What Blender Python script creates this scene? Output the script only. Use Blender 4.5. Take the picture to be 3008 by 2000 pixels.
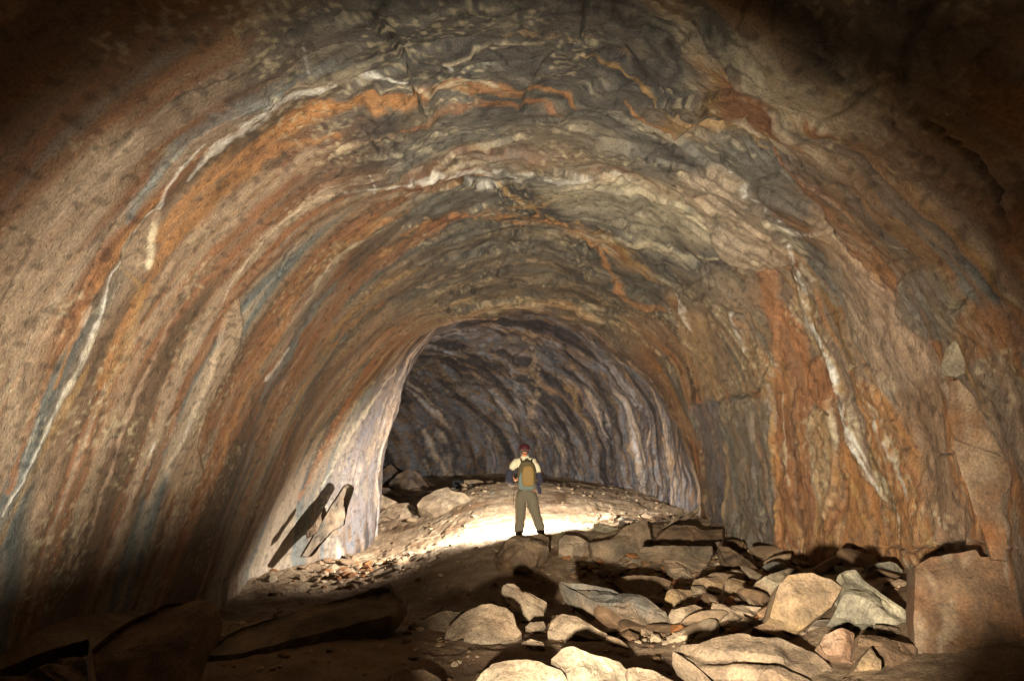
import bpy, bmesh, math, random
import numpy as np
from mathutils import Vector, Matrix

random.seed(5)
rng = np.random.default_rng(7)
scene = bpy.context.scene
COL = scene.collection
for _o in list(bpy.data.objects):
    bpy.data.objects.remove(_o)

# ------------------------------------------------------------------ camera
CAM_Z = 2.4
FPX = 2005.0                      # focal length in photo pixels (24 mm on 36 mm)
PITCH = math.atan(200 / FPX)
cam_data = bpy.data.cameras.new('camera')
cam_data.sensor_width = 36
cam_data.lens = 24
cam_data.clip_end = 200
cam_data.clip_start = 0.05
cam = bpy.data.objects.new('camera', cam_data)
COL.objects.link(cam)
cam.location = (0, 0, CAM_Z)
cam.rotation_euler = (math.pi / 2 + PITCH, 0, 0)
scene.camera = cam

# ------------------------------------------------------------------ world (an all but lightless cave)
world = bpy.data.worlds.new('World')
scene.world = world
world.use_nodes = True
bg = world.node_tree.nodes['Background']
bg.inputs['Color'].default_value = (0.9, 0.85, 0.8, 1)
bg.inputs['Strength'].default_value = 0.02

# ------------------------------------------------------------------ the two lamps the cave was lit with
def aim(o, target):
    d = Vector(target) - o.location
    o.rotation_euler = d.to_track_quat('-Z', 'Y').to_euler()

def spot(name, loc, target, power, color, size, blend, radius):
    l = bpy.data.lights.new(name, 'SPOT')
    l.energy = power
    l.color = color
    l.spot_size = math.radians(size)
    l.spot_blend = blend
    l.shadow_soft_size = radius
    o = bpy.data.objects.new(name, l)
    COL.objects.link(o)
    o.location = loc
    aim(o, target)
    return o

def point(name, loc, power, color, radius):
    l = bpy.data.lights.new(name, 'POINT')
    l.energy = power
    l.color = color
    l.shadow_soft_size = radius
    o = bpy.data.objects.new(name, l)
    COL.objects.link(o)
    o.location = loc
    return o

LAMP1 = (-0.45, 0.55, 1.56)
spot('photographer_lamp', LAMP1, (-0.35, 10.0, 1.1), 8900, (1.0, 0.91, 0.76), 103, 0.90, 0.09)
spot('explorer_lamp', (0.28, 13.12, 0.80), (-0.3, 15.0, -0.75), 5600, (1.0, 0.95, 0.88), 172, 0.7, 0.05)

scene.view_settings.view_transform = 'Standard'
scene.view_settings.look = 'None'
scene.view_settings.exposure = 0
scene.view_settings.gamma = 1
scene.view_settings.use_curve_mapping = False
scene.render.engine = 'CYCLES'
scene.cycles.max_bounces = 5
scene.cycles.diffuse_bounces = 1
scene.cycles.use_denoising = True

# ------------------------------------------------------------------ projection helpers
CP, SP = math.cos(PITCH), math.sin(PITCH)

def ray(px, py):
    x = (np.asarray(px, float) - 1504) / FPX
    v = (1000 - np.asarray(py, float)) / FPX
    return np.stack([x, CP - v * SP, SP + v * CP], -1)

def at(px, py, Y):
    d = ray(px, py)
    d = d * (np.asarray(Y, float) / d[..., 1])[..., None]
    d[..., 2] += CAM_Z
    return d

def project(P):
    x, y, z = P[..., 0], P[..., 1], P[..., 2] - CAM_Z
    dep = y * CP + z * SP
    up = -y * SP + z * CP
    dep = np.where(dep < 0.3, 0.3, dep)
    return 1504 + FPX * x / dep, 1000 - FPX * up / dep

# ------------------------------------------------------------------ noise
TAB = rng.random((64, 64, 64)).astype(np.float32)

def vnoise(p, seed=0):
    p = p + seed * 17.31
    i = np.floor(p).astype(np.int64)
    f = (p - i).astype(np.float32)
    f = f * f * (3 - 2 * f)
    i0 = i & 63
    i1 = (i + 1) & 63
    x0, y0, z0 = i0[..., 0], i0[..., 1], i0[..., 2]
    x1, y1, z1 = i1[..., 0], i1[..., 1], i1[..., 2]
    fx, fy, fz = f[..., 0], f[..., 1], f[..., 2]
    a = TAB[x0, y0, z0] * (1 - fx) + TAB[x1, y0, z0] * fx
    b = TAB[x0, y1, z0] * (1 - fx) + TAB[x1, y1, z0] * fx
    c = TAB[x0, y0, z1] * (1 - fx) + TAB[x1, y0, z1] * fx
    d = TAB[x0, y1, z1] * (1 - fx) + TAB[x1, y1, z1] * fx
    a = a * (1 - fy) + b * fy
    c = c * (1 - fy) + d * fy
    return a * (1 - fz) + c * fz

def fbm(p, octv=4, seed=0, gain=0.5):
    s, a, t = 0, 1, 0
    for k in range(octv):
        s = s + a * (vnoise(p * 2.03 ** k, seed + k * 3) - 0.5)
        t += a
        a *= gain
    return s / t * 2          # about -1..1

def worley(u, v, seed=0):
    """F1, F2 and a random value of the nearest cell, over a plane"""
    iu = np.floor(u).astype(np.int64); iv = np.floor(v).astype(np.int64)
    f1 = np.full(u.shape, 9.0); f2 = np.full(u.shape, 9.0); cid = np.zeros(u.shape); cu = np.zeros(u.shape); cv = np.zeros(u.shape)
    for a in (-1, 0, 1):
        for b in (-1, 0, 1):
            x = (iu + a) & 63; y = (iv + b) & 63
            jx = TAB[x, y, (seed * 3) & 63]; jy = TAB[x, y, (seed * 3 + 1) & 63]
            du_ = iu + a + jx - u; dv_ = iv + b + jy - v
            d = np.sqrt(du_ * du_ + dv_ * dv_)
            n = d < f1
            f2 = np.where(n, f1, np.minimum(f2, d))
            cid = np.where(n, TAB[x, y, (seed * 3 + 2) & 63], cid)
            cu = np.where(n, du_, cu); cv = np.where(n, dv_, cv)
            f1 = np.where(n, d, f1)
    return f1, f2, cid, cu, cv

def ridged(p, octv=3, seed=0):
    s, a, t = 0, 1, 0
    for k in range(octv):
        s = s + a * (1 - np.abs(2 * vnoise(p * 2.03 ** k, seed + k * 5) - 1))
        t += a
        a *= 0.5
    return s / t

def sstep(a, b, x):
    t = np.clip((x - a) / (b - a), 0, 1)
    return t * t * (3 - 2 * t)

# ------------------------------------------------------------------ object helpers
def tag(o, label=None, cat=None, group=None, kind=None):
    if label: o['label'] = label
    if cat: o['category'] = cat
    if group: o['group'] = group
    if kind: o['kind'] = kind
    return o

def new_obj(name, me, mat=None, parent=None):
    o = bpy.data.objects.new(name, me)
    COL.objects.link(o)
    if mat: me.materials.append(mat)
    if parent: o.parent = parent
    return o

def mesh_from(name, verts, faces, smooth=True):
    """verts (n,3), faces (m,4) or list"""
    me = bpy.data.meshes.new(name)
    if isinstance(faces, np.ndarray):
        n = faces.shape[1]
        me.vertices.add(len(verts))
        me.vertices.foreach_set('co', np.ascontiguousarray(verts, np.float32).ravel())
        me.loops.add(faces.size)
        me.loops.foreach_set('vertex_index', np.ascontiguousarray(faces, np.int32).ravel())
        me.polygons.add(len(faces))
        me.polygons.foreach_set('loop_start', np.arange(0, faces.size, n, dtype=np.int32))
        me.update(calc_edges=True)
    else:
        me.from_pydata([tuple(v) for v in verts], [], [tuple(f) for f in faces])
        me.update()
    me.validate()
    me.polygons.foreach_set('use_smooth', np.full(len(me.polygons), smooth, bool))
    return me

def set_color(me, cols, name='mineral'):
    ca = me.color_attributes.new(name, 'FLOAT_COLOR', 'POINT')
    c4 = np.ones((len(cols), 4), np.float32)
    c4[:, :3] = cols
    ca.data.foreach_set('color', c4.ravel())

def grid_faces(R, C):
    i = np.arange(R * C).reshape(R, C)
    return np.stack([i[:-1, :-1], i[:-1, 1:], i[1:, 1:], i[1:, :-1]], -1).reshape(-1, 4)

# ------------------------------------------------------------------ materials
def N(nt, typ, **kw):
    n = nt.nodes.new(typ)
    for k, v in kw.items():
        setattr(n, k, v)
    return n

def rock_material(name, grain_scale=26, streak=None, bump=0.02, base=None, rough=(0.62, 0.9), speck=0.35, pit=0.5):
    """mineral colours come from the mesh attribute; grain, specks, pits and fine streaks from nodes"""
    m = bpy.data.materials.new(name)
    m.use_nodes = True
    nt = m.node_tree
    L = nt.links
    b = nt.nodes['Principled BSDF']
    tc = N(nt, 'ShaderNodeTexCoord')
    att = N(nt, 'ShaderNodeAttribute', attribute_name='mineral')
    # grain
    n1 = N(nt, 'ShaderNodeTexNoise'); n1.inputs['Scale'].default_value = grain_scale
    n1.inputs['Detail'].default_value = 6; n1.inputs['Roughness'].default_value = 0.7
    L.new(tc.outputs['Object'], n1.inputs['Vector'])
    n2 = N(nt, 'ShaderNodeTexNoise'); n2.inputs['Scale'].default_value = grain_scale * 0.16
    n2.inputs['Detail'].default_value = 5; n2.inputs['Roughness'].default_value = 0.6
    n2.inputs['Distortion'].default_value = 0.6
    L.new(tc.outputs['Object'], n2.inputs['Vector'])
    mr = N(nt, 'ShaderNodeMapRange'); mr.inputs['From Min'].default_value = 0.3; mr.inputs['From Max'].default_value = 0.7
    mr.inputs['To Min'].default_value = 1 - speck; mr.inputs['To Max'].default_value = 1 + speck
    L.new(n1.outputs['Fac'], mr.inputs['Value'])
    mr2 = N(nt, 'ShaderNodeMapRange'); mr2.inputs['From Min'].default_value = 0.3; mr2.inputs['From Max'].default_value = 0.7
    mr2.inputs['To Min'].default_value = 0.8; mr2.inputs['To Max'].default_value = 1.2
    L.new(n2.outputs['Fac'], mr2.inputs['Value'])
    mul = N(nt, 'ShaderNodeMath', operation='MULTIPLY')
    L.new(mr.outputs[0], mul.inputs[0]); L.new(mr2.outputs[0], mul.inputs[1])
    fac = mul
    h = n1.outputs['Fac']
    if streak:
        uv = N(nt, 'ShaderNodeUVMap', uv_map='flow')
        mp = N(nt, 'ShaderNodeMapping'); mp.inputs['Scale'].default_value = (streak[0], streak[1], 1)
        L.new(uv.outputs[0], mp.inputs['Vector'])
        n3 = N(nt, 'ShaderNodeTexNoise'); n3.inputs['Scale'].default_value = 1
        n3.inputs['Detail'].default_value = 5; n3.inputs['Roughness'].default_value = 0.65
        n3.inputs['Distortion'].default_value = 0.35
        L.new(mp.outputs[0], n3.inputs['Vector'])
        mr3 = N(nt, 'ShaderNodeMapRange'); mr3.inputs['From Min'].default_value = 0.3; mr3.inputs['From Max'].default_value = 0.7
        mr3.inputs['To Min'].default_value = 0.86; mr3.inputs['To Max'].default_value = 1.14
        L.new(n3.outputs['Fac'], mr3.inputs['Value'])
        m3 = N(nt, 'ShaderNodeMath', operation='MULTIPLY')
        L.new(mul.outputs[0], m3.inputs[0]); L.new(mr3.outputs[0], m3.inputs[1])
        fac = m3
        ad = N(nt, 'ShaderNodeMath', operation='MULTIPLY_ADD')
        L.new(n3.outputs['Fac'], ad.inputs[0]); ad.inputs[1].default_value = 0.9
        L.new(n1.outputs['Fac'], ad.inputs[2])
        h = ad.outputs[0]
    # pits
    vo = N(nt, 'ShaderNodeTexNoise'); vo.inputs['Scale'].default_value = grain_scale * 0.45
    vo.inputs['Detail'].default_value = 3
    L.new(tc.outputs['Object'], vo.inputs['Vector'])
    pr = N(nt, 'ShaderNodeMapRange'); pr.inputs['From Min'].default_value = 0.60; pr.inputs['From Max'].default_value = 0.72
    L.new(vo.outputs['Fac'], pr.inputs['Value'])
    hb = N(nt, 'ShaderNodeMath', operation='MULTIPLY_ADD')
    L.new(pr.outputs[0], hb.inputs[0]); hb.inputs[1].default_value = -pit; L.new(h, hb.inputs[2])
    mix = N(nt, 'ShaderNodeVectorMath', operation='SCALE')
    L.new(fac.outputs[0], mix.inputs['Scale'])
    if base is None:
        L.new(att.outputs['Color'], mix.inputs[0])
    else:
        mix.inputs[0].default_value = base
    L.new(mix.outputs[0], b.inputs['Base Color'])
    rr = N(nt, 'ShaderNodeMapRange'); rr.inputs['From Min'].default_value = 0.35; rr.inputs['From Max'].default_value = 0.65
    rr.inputs['To Min'].default_value = rough[0]; rr.inputs['To Max'].default_value = rough[1]
    L.new(n2.outputs['Fac'], rr.inputs['Value']); L.new(rr.outputs[0], b.inputs['Roughness'])
    b.inputs['Specular IOR Level'].default_value = 0.35
    bp = N(nt, 'ShaderNodeBump'); bp.inputs['Distance'].default_value = bump
    bp.inputs['Strength'].default_value = 0.9
    L.new(hb.outputs[0], bp.inputs['Height']); L.new(bp.outputs[0], b.inputs['Normal'])
    return m

M_WALL = rock_material('cave_wall_rock', 46, streak=(8, 0.9), bump=0.02, speck=0.4)
M_FLOOR = rock_material('cave_floor_dust', 40, bump=0.028, speck=0.4)
M_ROCK = rock_material('fallen_rock', 46, bump=0.016, speck=0.45)

# ------------------------------------------------------------------ the floor's height
def floor_base(X, Y):
    X = np.asarray(X, float); Y = np.asarray(Y, float)
    z = 0.28 * (1 - sstep(5.5, 9.5, Y)) - 0.06 * sstep(13, 15, Y)
    yc = 12.85 + 0.08 * X
    z = z + 0.10 * np.exp(-((Y - yc) / 0.7) ** 2) * (1 - 0.7 * sstep(-0.8, -3, X))
    z = z - 0.40 * np.exp(-((Y - yc + 2.8) / 1.45) ** 2) * (1 - sstep(0.8, 3.2, X))
    z = z + 0.17 * np.clip(X - 1.4, 0, 3.5) * (1 - sstep(12, 17, Y)) * (0.6 + 0.9 * (1 - sstep(6, 11, Y)))
    z = z - 0.72 * sstep(0.2, -3.4, X) * sstep(9, 12.5, Y) * (1 - 0.5 * sstep(16, 20, Y))
    z = z + 0.36 * np.exp(-((Y - 19.5) / 3.0) ** 2 - ((X + 0.3) / 2.6) ** 2)
    z = z + 0.40 * sstep(-2.8, -4.8, X) * (1 - sstep(6, 9.5, Y))
    return z

def floor_h(X, Y):
    X = np.asarray(X, float); Y = np.asarray(Y, float)
    p = np.stack([X, Y, np.zeros_like(X)], -1)
    z = floor_base(X, Y)
    z = z + 0.07 * fbm(p * 0.9, 3, 4) + 0.03 * fbm(p * 3.3, 3, 9)
    return z

def floor_hit(px, py):
    """where the view ray through a photo pixel meets the floor"""
    d = ray(px, py)
    lo, hi = 2.0, 40.0
    ts = np.linspace(lo, hi, 1500)
    X = d[0] * ts; Y = d[1] * ts; Z = CAM_Z + d[2] * ts
    below = Z < floor_base(X, Y)
    k = int(np.argmax(below)) if below.any() else len(ts) - 1
    return np.array([X[k], Y[k], Z[k]])

# ================================================================== THE CAVE WALL (one swept tube)
def sec_px(Y, pts, x_left_out=0.3):
    a = np.array(pts, float)
    P = at(a[:, 0], a[:, 1], np.full(len(a), float(Y)))
    return P

def sec_arch(cx, cy, phi, wl, wr, h, z0=-0.6, p=2.3):
    ph = math.radians(phi)
    th = np.linspace(math.pi, 0, 17)
    c, s = np.cos(th), np.sin(th)
    u = np.sign(c) * np.abs(c) ** (2 / p) * np.where(c < 0, wl, wr)
    z = z0 + (h - z0) * np.abs(s) ** (2 / p)
    return np.stack([cx + u * math.cos(ph), cy + u * math.sin(ph), z], -1)

S_A = sec_px(14, [(850,1640),(895,1480),(960,1300),(1050,1150),(1165,1020),(1290,930),(1440,890),(1600,887),(1750,918),(1875,985),(1965,1090),(2025,1250),(2055,1400),(2062,1560)])
S_B = sec_px(10, [(610,1740),(720,1450),(830,1200),(935,1020),(1070,860),(1200,755),(1350,680),(1500,645),(1700,660),(1890,730),(2050,850),(2160,1010),(2240,1230),(2275,1450),(2290,1680)])
S_C = sec_px(7.6, [(330,1870),(500,1450),(630,1150),(750,950),(900,770),(1050,630),(1200,530),(1400,455),(1650,440),(1900,500),(2150,620),(2350,780),(2480,1020),(2560,1300),(2590,1500),(2600,1700)])
S_D = sec_px(5.7, [(20,1990),(180,1500),(320,1150),(470,860),(650,630),(850,450),(1050,330),(1300,250),(1600,225),(1900,270),(2200,400),(2480,620),(2690,900),(2800,1250),(2850,1500),(2880,1750)])
S_E = sec_px(4.2, [(-420,2150),(-250,1500),(-80,1050),(150,680),(400,400),(680,190),(1000,40),(1300,-40),(1650,-60),(2000,0),(2350,180),(2700,450),(2960,780),(3130,1250),(3180,1600),(3200,1900)])
def shift(S, Y, kx=1.0, dz=0.0):
    T = S.copy(); T[:, 1] = Y; T[:, 0] = (T[:, 0]) * kx; T[:, 2] += dz
    return T
S_F = shift(S_E, 2.2, 1.12, 0.1)
S_G = shift(S_E, -1.0, 1.2, 0.1)
S_H = shift(S_E, -5.0, 1.0, 0.0)
S_I = shift(S_E, -9.0, 0.5, -0.6)
S_A1 = sec_arch(0.15, 15.4, 6, 3.75, 4.1, 4.75)
S_A2 = sec_arch(0.0, 17.2, 14, 3.3, 4.35, 5.1)
S_A3 = sec_arch(-0.7, 20.2, 32, 3.6, 4.35, 5.1)
S_A4 = sec_arch(-3.6, 23.2, 52, 3.6, 4.6, 4.4)
S_A5 = sec_arch(-8.0, 25.5, 74, 3.4, 3.9, 3.9)
S_A6 = sec_arch(-12.5, 26.0, 88, 3.0, 3.0, 3.4)

KEYS = [(-9, S_I, 8), (-5, S_H, 12), (-1, S_G, 26), (2.2, S_F, 70), (4.2, S_E, 105), (5.7, S_D, 120), (7.6, S_C, 120),
        (10, S_B, 120), (14, S_A, 40), (15.2, S_A1, 50), (17.2, S_A2, 85), (20.6, S_A3, 100), (25, S_A4, 60), (30, S_A5, 10), (34.5, S_A6, 0)]
NT = 940

def resample(P, n):
    # skirt below the floor on both sides
    a = P[0].copy(); a[2] = -1.6
    b = P[-1].copy(); b[2] = -1.6
    # smooth through the control points first
    m = len(P)
    idx = np.linspace(0, m - 1, 400)
    i = np.clip(idx.astype(int), 0, m - 2)
    f = (idx - i)[:, None]
    p1 = P[i]; p2 = P[i + 1]
    p0 = P[np.maximum(i - 1, 0)]; p3 = P[np.minimum(i + 2, m - 1)]
    Q = 0.5 * (2 * p1 + (p2 - p0) * f + (2 * p0 - 5 * p1 + 4 * p2 - p3) * f ** 2 + (3 * p1 - p0 - 3 * p2 + p3) * f ** 3)
    d = np.r_[0, np.cumsum(np.linalg.norm(np.diff(Q, axis=0), axis=1))]
    na = 24
    t = np.linspace(0, d[-1], n - 2 * na)
    mid = np.stack([np.interp(t, d, Q[:, k]) for k in range(3)], -1)
    la = np.linspace(0, 1, na, endpoint=False)[:, None]
    A = a * (1 - la) + P[0] * la
    B = b * (1 - la[::-1]) + P[-1] * la[::-1]
    arc = np.r_[-(1 - la[:, 0]) * 1.0, t, d[-1] + (1 - la[::-1, 0]) * 1.0]
    return np.vstack([A, mid, B]), arc

SS, AR = [], []
for s, P, n in KEYS:
    q, arc = resample(P, NT)
    SS.append(q); AR.append(arc)
SS = np.array(SS); AR = np.array(AR)
kk = np.array([k[0] for k in KEYS], float)
rows = np.concatenate([np.linspace(kk[i], kk[i + 1], KEYS[i][2], endpoint=False) for i in range(len(KEYS) - 1)] + [[kk[-1]]])
NR = len(rows)

def hermite(V):
    tang = np.gradient(V, kk, axis=0)
    i = np.clip(np.searchsorted(kk, rows, 'right') - 1, 0, len(kk) - 2)
    h = (kk[i + 1] - kk[i])
    f = (rows - kk[i]) / h
    sh = (-1,) + (1,) * (V.ndim - 1)
    f = f.reshape(sh); h = h.reshape(sh)
    return ((2 * f ** 3 - 3 * f ** 2 + 1) * V[i] + (f ** 3 - 2 * f ** 2 + f) * h * tang[i]
            + (-2 * f ** 3 + 3 * f ** 2) * V[i + 1] + (f ** 3 - f ** 2) * h * tang[i + 1])

P = hermite(SS)                      # NR x NT x 3
ARC = hermite(AR)
ROW = np.repeat(rows[:, None], NT, 1)
du = np.gradient(P, axis=0); dv = np.gradient(P, axis=1)
NRM = np.cross(dv, du)
NRM /= np.linalg.norm(NRM, axis=-1, keepdims=True) + 1e-9
ctr = P.mean(axis=1, keepdims=True)
flip = np.sign(((ctr - P) * NRM).sum(-1).mean())
NRM *= flip                          # now points into the cave

PX, PY = project(P)
NEAR = ROW <= 14.25
TT = (ARC / np.maximum(ARC[:, -1:], 1))      # 0 left base .. 1 right base
# flow coordinates: (along the cave, along the wall's height)
warp = fbm(np.stack([ROW * 0.5, ARC * 0.35, ROW * 0], -1), 3, 2)
warp2 = fbm(np.stack([ROW * 1.6, ARC * 0.8, ROW * 0], -1), 3, 12)
far0 = sstep(15.0, 19, ROW)
cW = sstep(0.30, 0.42, TT) * (1 - sstep(0.62, 0.74, TT))      # ceiling weight
rW = sstep(0.64, 0.74, TT)
FLOW = ROW + 0.28 * far0 * ARC + warp * (0.12 + 0.75 * cW + 0.25 * rW) + warp2 * (0.03 + 0.16 * cW + 0.08 * rW) + 0.10 * np.sin(ARC * 1.1)

def streak(fu, fv, octv=3, seed=0):
    return fbm(np.stack([FLOW * fu, ARC * fv, FLOW * 0 + seed], -1), octv, seed)

# ---- relief
st1 = streak(2.2, 0.35, 4, 21)
st2 = streak(7.0, 0.8, 3, 22)
lump = fbm(P * 0.55, 4, 31)
lump2 = fbm(P * 1.7, 4, 35)
rid = ridged(np.stack([FLOW * 1.1, ARC * 0.55, FLOW * 0], -1), 3, 40)
far = sstep(14.2, 15.5, ROW)
H = lump * (0.10 + 0.10 * cW + 0.10 * rW + 0.06 * far) + lump2 * (0.02 + 0.05 * cW + 0.05 * rW + 0.05 * far) \
    + st1 * (0.018 + 0.008 * rW + 0.012 * far) + st2 * (0.004 + 0.003 * rW + 0.010 * far)
H += (rid > 0.80) * 0 + cW * 0.05 * (sstep(0.62, 0.66, rid)) * 1.0
# terraces on the ceiling: plates that broke off
pl = fbm(np.stack([FLOW * 0.5, ARC * 0.45, FLOW * 0], -1), 3, 50)
H += (cW * 0.8 + 0.25 * rW) * 0.09 * (sstep(0.02, 0.05, pl) + sstep(-0.25, -0.22, pl) + sstep(0.27, 0.30, pl))
# broken plates with cracks between them
wu = FLOW * 0.75 + 0.5 * fbm(P * 0.9, 3, 401) + ARC * 0.15
wv = ARC * 0.55 + 0.5 * fbm(P * 0.9, 3, 402)
f1_, f2_, cid, cu_, cv_ = worley(wu, wv, 3)
gate = sstep(-0.05, 0.25, fbm(P * 0.5, 2, 403))
pw = np.clip(cW * 1.0 + rW * 0.4 + far * 0.4 + 0.06, 0, 1) * (0.35 + 0.65 * gate)
H += pw * (0.06 * (cid - 0.5) + 0.05 * (cid - 0.3) * cu_ + 0.05 * cv_ * (0.6 - cid))
crk = (1 - sstep(0.012, 0.05, f2_ - f1_)) * pw
H -= 0.035 * crk
g1, g2, gid, gu, gv = worley(wu * 2.7 + 0.3 * fbm(P * 3, 2, 405), wv * 3.1, 7)
pw2 = np.clip(cW + rW * 0.5 + far * 0.4, 0, 1) * sstep(0.0, 0.3, fbm(P * 0.8, 2, 406))
H += pw2 * (0.022 * (gid - 0.5) + 0.02 * gu * (gid - 0.4))
crk2 = (1 - sstep(0.02, 0.08, g2 - g1)) * pw2
H -= 0.014 * crk2
CRK = np.clip(crk + 0.6 * crk2, 0, 1)
fine = fbm(P * 9.0, 3, 61)
H += fine * (0.006 + 0.012 * cW + 0.008 * rW)

# ---- mineral colours
WALLF = 0.46
def C(r, g, b):
    f = lambda c: ((c / 255 + 0.055) / 1.055) ** 2.4 if c > 10 else c / 255 / 12.92
    return np.array([f(r), f(g), f(b)], np.float32)
PAL = dict(
    tan=C(170,140,106), beige=C(190,164,130), orange=C(186,124,56), rust=C(160,103,54), brown=C(120,90,58), grey=C(124,117,102),
    dgrey=C(82,76,68), blue=C(120,126,120), white=C(226,218,200), cream=C(205,188,150), gold=C(176,134,70), pink=C(180,146,114),
    olive=C(130,112,86), dark=C(66,54,46), purple=C(116,104,98), lpurple=C(158,148,142), dpurple=C(72,63,62), slate=C(102,102,106),
    black=C(30,24,20), mauve=C(150,116,82), yellow=C(184,148,98))
def ramp(v, names):
    cols = np.array([PAL[n] for n in names])
    x = np.linspace(0, 1, len(names))
    return np.stack([np.interp(v, x, cols[:, k]) for k in range(3)], -1)

def norm01(v, k=1.5):
    return np.clip(0.5 + v * k, 0, 1)
b1 = norm01(streak(0.95, 0.12, 3, 71) * 0.95 + streak(3.0, 0.2, 2, 72) * 0.20, 1.5)
b2 = norm01(streak(3.2, 0.16, 4, 73), 1.6)
colL = ramp(b1, ['brown', 'rust', 'mauve', 'rust', 'pink', 'tan', 'rust', 'brown', 'mauve', 'tan', 'grey', 'blue', 'beige'])
colL = colL * (0.86 + 0.28 * b2[..., None])
c1 = norm01(fbm(np.stack([FLOW * 0.9, ARC * 0.45, FLOW * 0], -1), 4, 81), 1.6)
c2 = norm01(fbm(np.stack([FLOW * 5, ARC * 1.6, FLOW * 0], -1), 4, 85), 1.5)
colC = ramp(c1, ['dgrey', 'olive', 'grey', 'dgrey', 'grey', 'dgrey', 'grey', 'olive', 'tan', 'gold', 'rust'])
wp = sstep(0.60, 0.82, c2)[..., None] * sstep(0.35, 0.6, c1)[..., None]
colC = colC * (0.78 + 0.36 * c2[..., None])
colC = colC * (1 - wp * 0.65) + PAL['cream'] * wp * 0.65
r1 = norm01(streak(1.6, 0.25, 4, 91), 1.6)
r2 = norm01(streak(7, 0.6, 3, 94), 1.5)
colR = ramp(r1, ['brown', 'mauve', 'tan', 'orange', 'rust', 'tan', 'pink', 'gold', 'orange', 'grey'])
colR = colR * (0.7 + 0.55 * r2[..., None])
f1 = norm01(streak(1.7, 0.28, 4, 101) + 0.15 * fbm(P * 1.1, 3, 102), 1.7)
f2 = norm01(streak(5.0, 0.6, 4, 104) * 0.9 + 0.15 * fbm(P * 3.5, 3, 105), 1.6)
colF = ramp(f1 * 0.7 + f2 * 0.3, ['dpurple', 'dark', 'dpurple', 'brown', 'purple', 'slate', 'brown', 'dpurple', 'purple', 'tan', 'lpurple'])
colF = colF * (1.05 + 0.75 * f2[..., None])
lW = (1 - cW) * (1 - rW)
colN = colL * lW[..., None] + colC * (cW * (1 - rW))[..., None] + colR * rW[..., None]
greyn = sstep(9.0, 13.5, ROW) * 0.0
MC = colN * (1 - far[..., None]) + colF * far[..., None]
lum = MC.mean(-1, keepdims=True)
MC = (lum + (MC - lum) * 0.82) * WALLF

# ---- features seen on the wall: streaks, ledges, cracks, plates (laid onto the wall where they are)
WX = PX + 9 * fbm(P * 3.0, 3, 111) + 6.0 * fbm(P * 9, 3, 113)
WY = PY + 9 * fbm(P * 3.0, 3, 115) + 6.0 * fbm(P * 9, 3, 117)
TEX = 0.72 + 0.33 * norm01(streak(9, 0.8, 3, 120), 1.6)
TEXP = norm01(0.7 * fbm(P * 7, 4, 124) + 0.5 * streak(6, 2.2, 3, 126), 2.2)
RAG = sstep(0.30, 0.62, norm01(0.6 * fbm(P * 12, 3, 128) + 0.5 * streak(11, 3.0, 3, 129), 2.0))
FACING = ROW > 2.5

def smooth_line(pts, n=10):
    p = np.array(pts, float); m = len(p)
    if m < 3: return p
    idx = np.linspace(0, m - 1, (m - 1) * n + 1)
    i = np.clip(idx.astype(int), 0, m - 2); f = (idx - i)[:, None]
    p1 = p[i]; p2 = p[i + 1]; p0 = p[np.maximum(i - 1, 0)]; p3 = p[np.minimum(i + 2, m - 1)]
    return 0.5 * (2 * p1 + (p2 - p0) * f + (2 * p0 - 5 * p1 + 4 * p2 - p3) * f ** 2 + (3 * p1 - p0 - 3 * p2 + p3) * f ** 3)

def region(x0, y0, x1, y1, zone):
    ok = (PX > x0) & (PX < x1) & (PY > y0) & (PY < y1) & FACING
    ok &= NEAR if zone == 'n' else ~NEAR
    return np.nonzero(ok)

def line(pts, w, col=None, a=0.8, h=0.0, zone='n', soft=0.6, tex=1, side=0):
    """a streak of mineral and / or a ridge (h>0) or crack (h<0); side: one-sided step"""
    w = w * 1.0
    q = smooth_line(pts)
    x0, y0 = q.min(0) - 4 * w - 12; x1, y1 = q.max(0) + 4 * w + 12
    I = region(x0, y0, x1, y1, zone)
    if len(I[0]) == 0: return
    x = WX[I]; y = WY[I]
    best = np.full(x.shape, 1e9); tpar = np.zeros(x.shape); sgn = np.zeros(x.shape)
    for k in range(len(q) - 1):
        a0 = q[k]; d = q[k + 1] - a0; L2 = d @ d + 1e-9
        t = np.clip(((x - a0[0]) * d[0] + (y - a0[1]) * d[1]) / L2, 0, 1)
        ex = x - a0[0] - t * d[0]; ey = y - a0[1] - t * d[1]
        dd = ex * ex + ey * ey
        up = dd < best
        best = np.where(up, dd, best); tpar = np.where(up, (k + t) / (len(q) - 1), tpar)
        sgn = np.where(up, np.sign(d[0] * ey - d[1] * ex), sgn)
    dist = np.sqrt(best)
    ww = w * (0.35 + 0.65 * np.sin(np.pi * np.clip(tpar * 0.9 + 0.05, 0, 1))) * (0.45 + 0.8 * TEXP[I])
    m = 1 - sstep(ww * (1 - soft), ww * (1 + soft), dist)
    if col is not None:
        tx = TEX[I] * (0.75 + 0.25 * RAG[I]) if tex == 1 else (0.12 + 0.95 * RAG[I] * (0.4 + 0.6 * TEXP[I]) if tex == 2 else 0.45 + 0.55 * RAG[I])
        k = np.clip(m * a * tx, 0, 1)[:, None]
        MC[I] = MC[I] * (1 - k) + PAL[col] * k
    if h: H[I] += (h if h < 0 else h * 0.45) * m
    if side: H[I] += side * (sgn > 0) * np.exp(-(dist / (3.2 * w)) ** 2)

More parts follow.
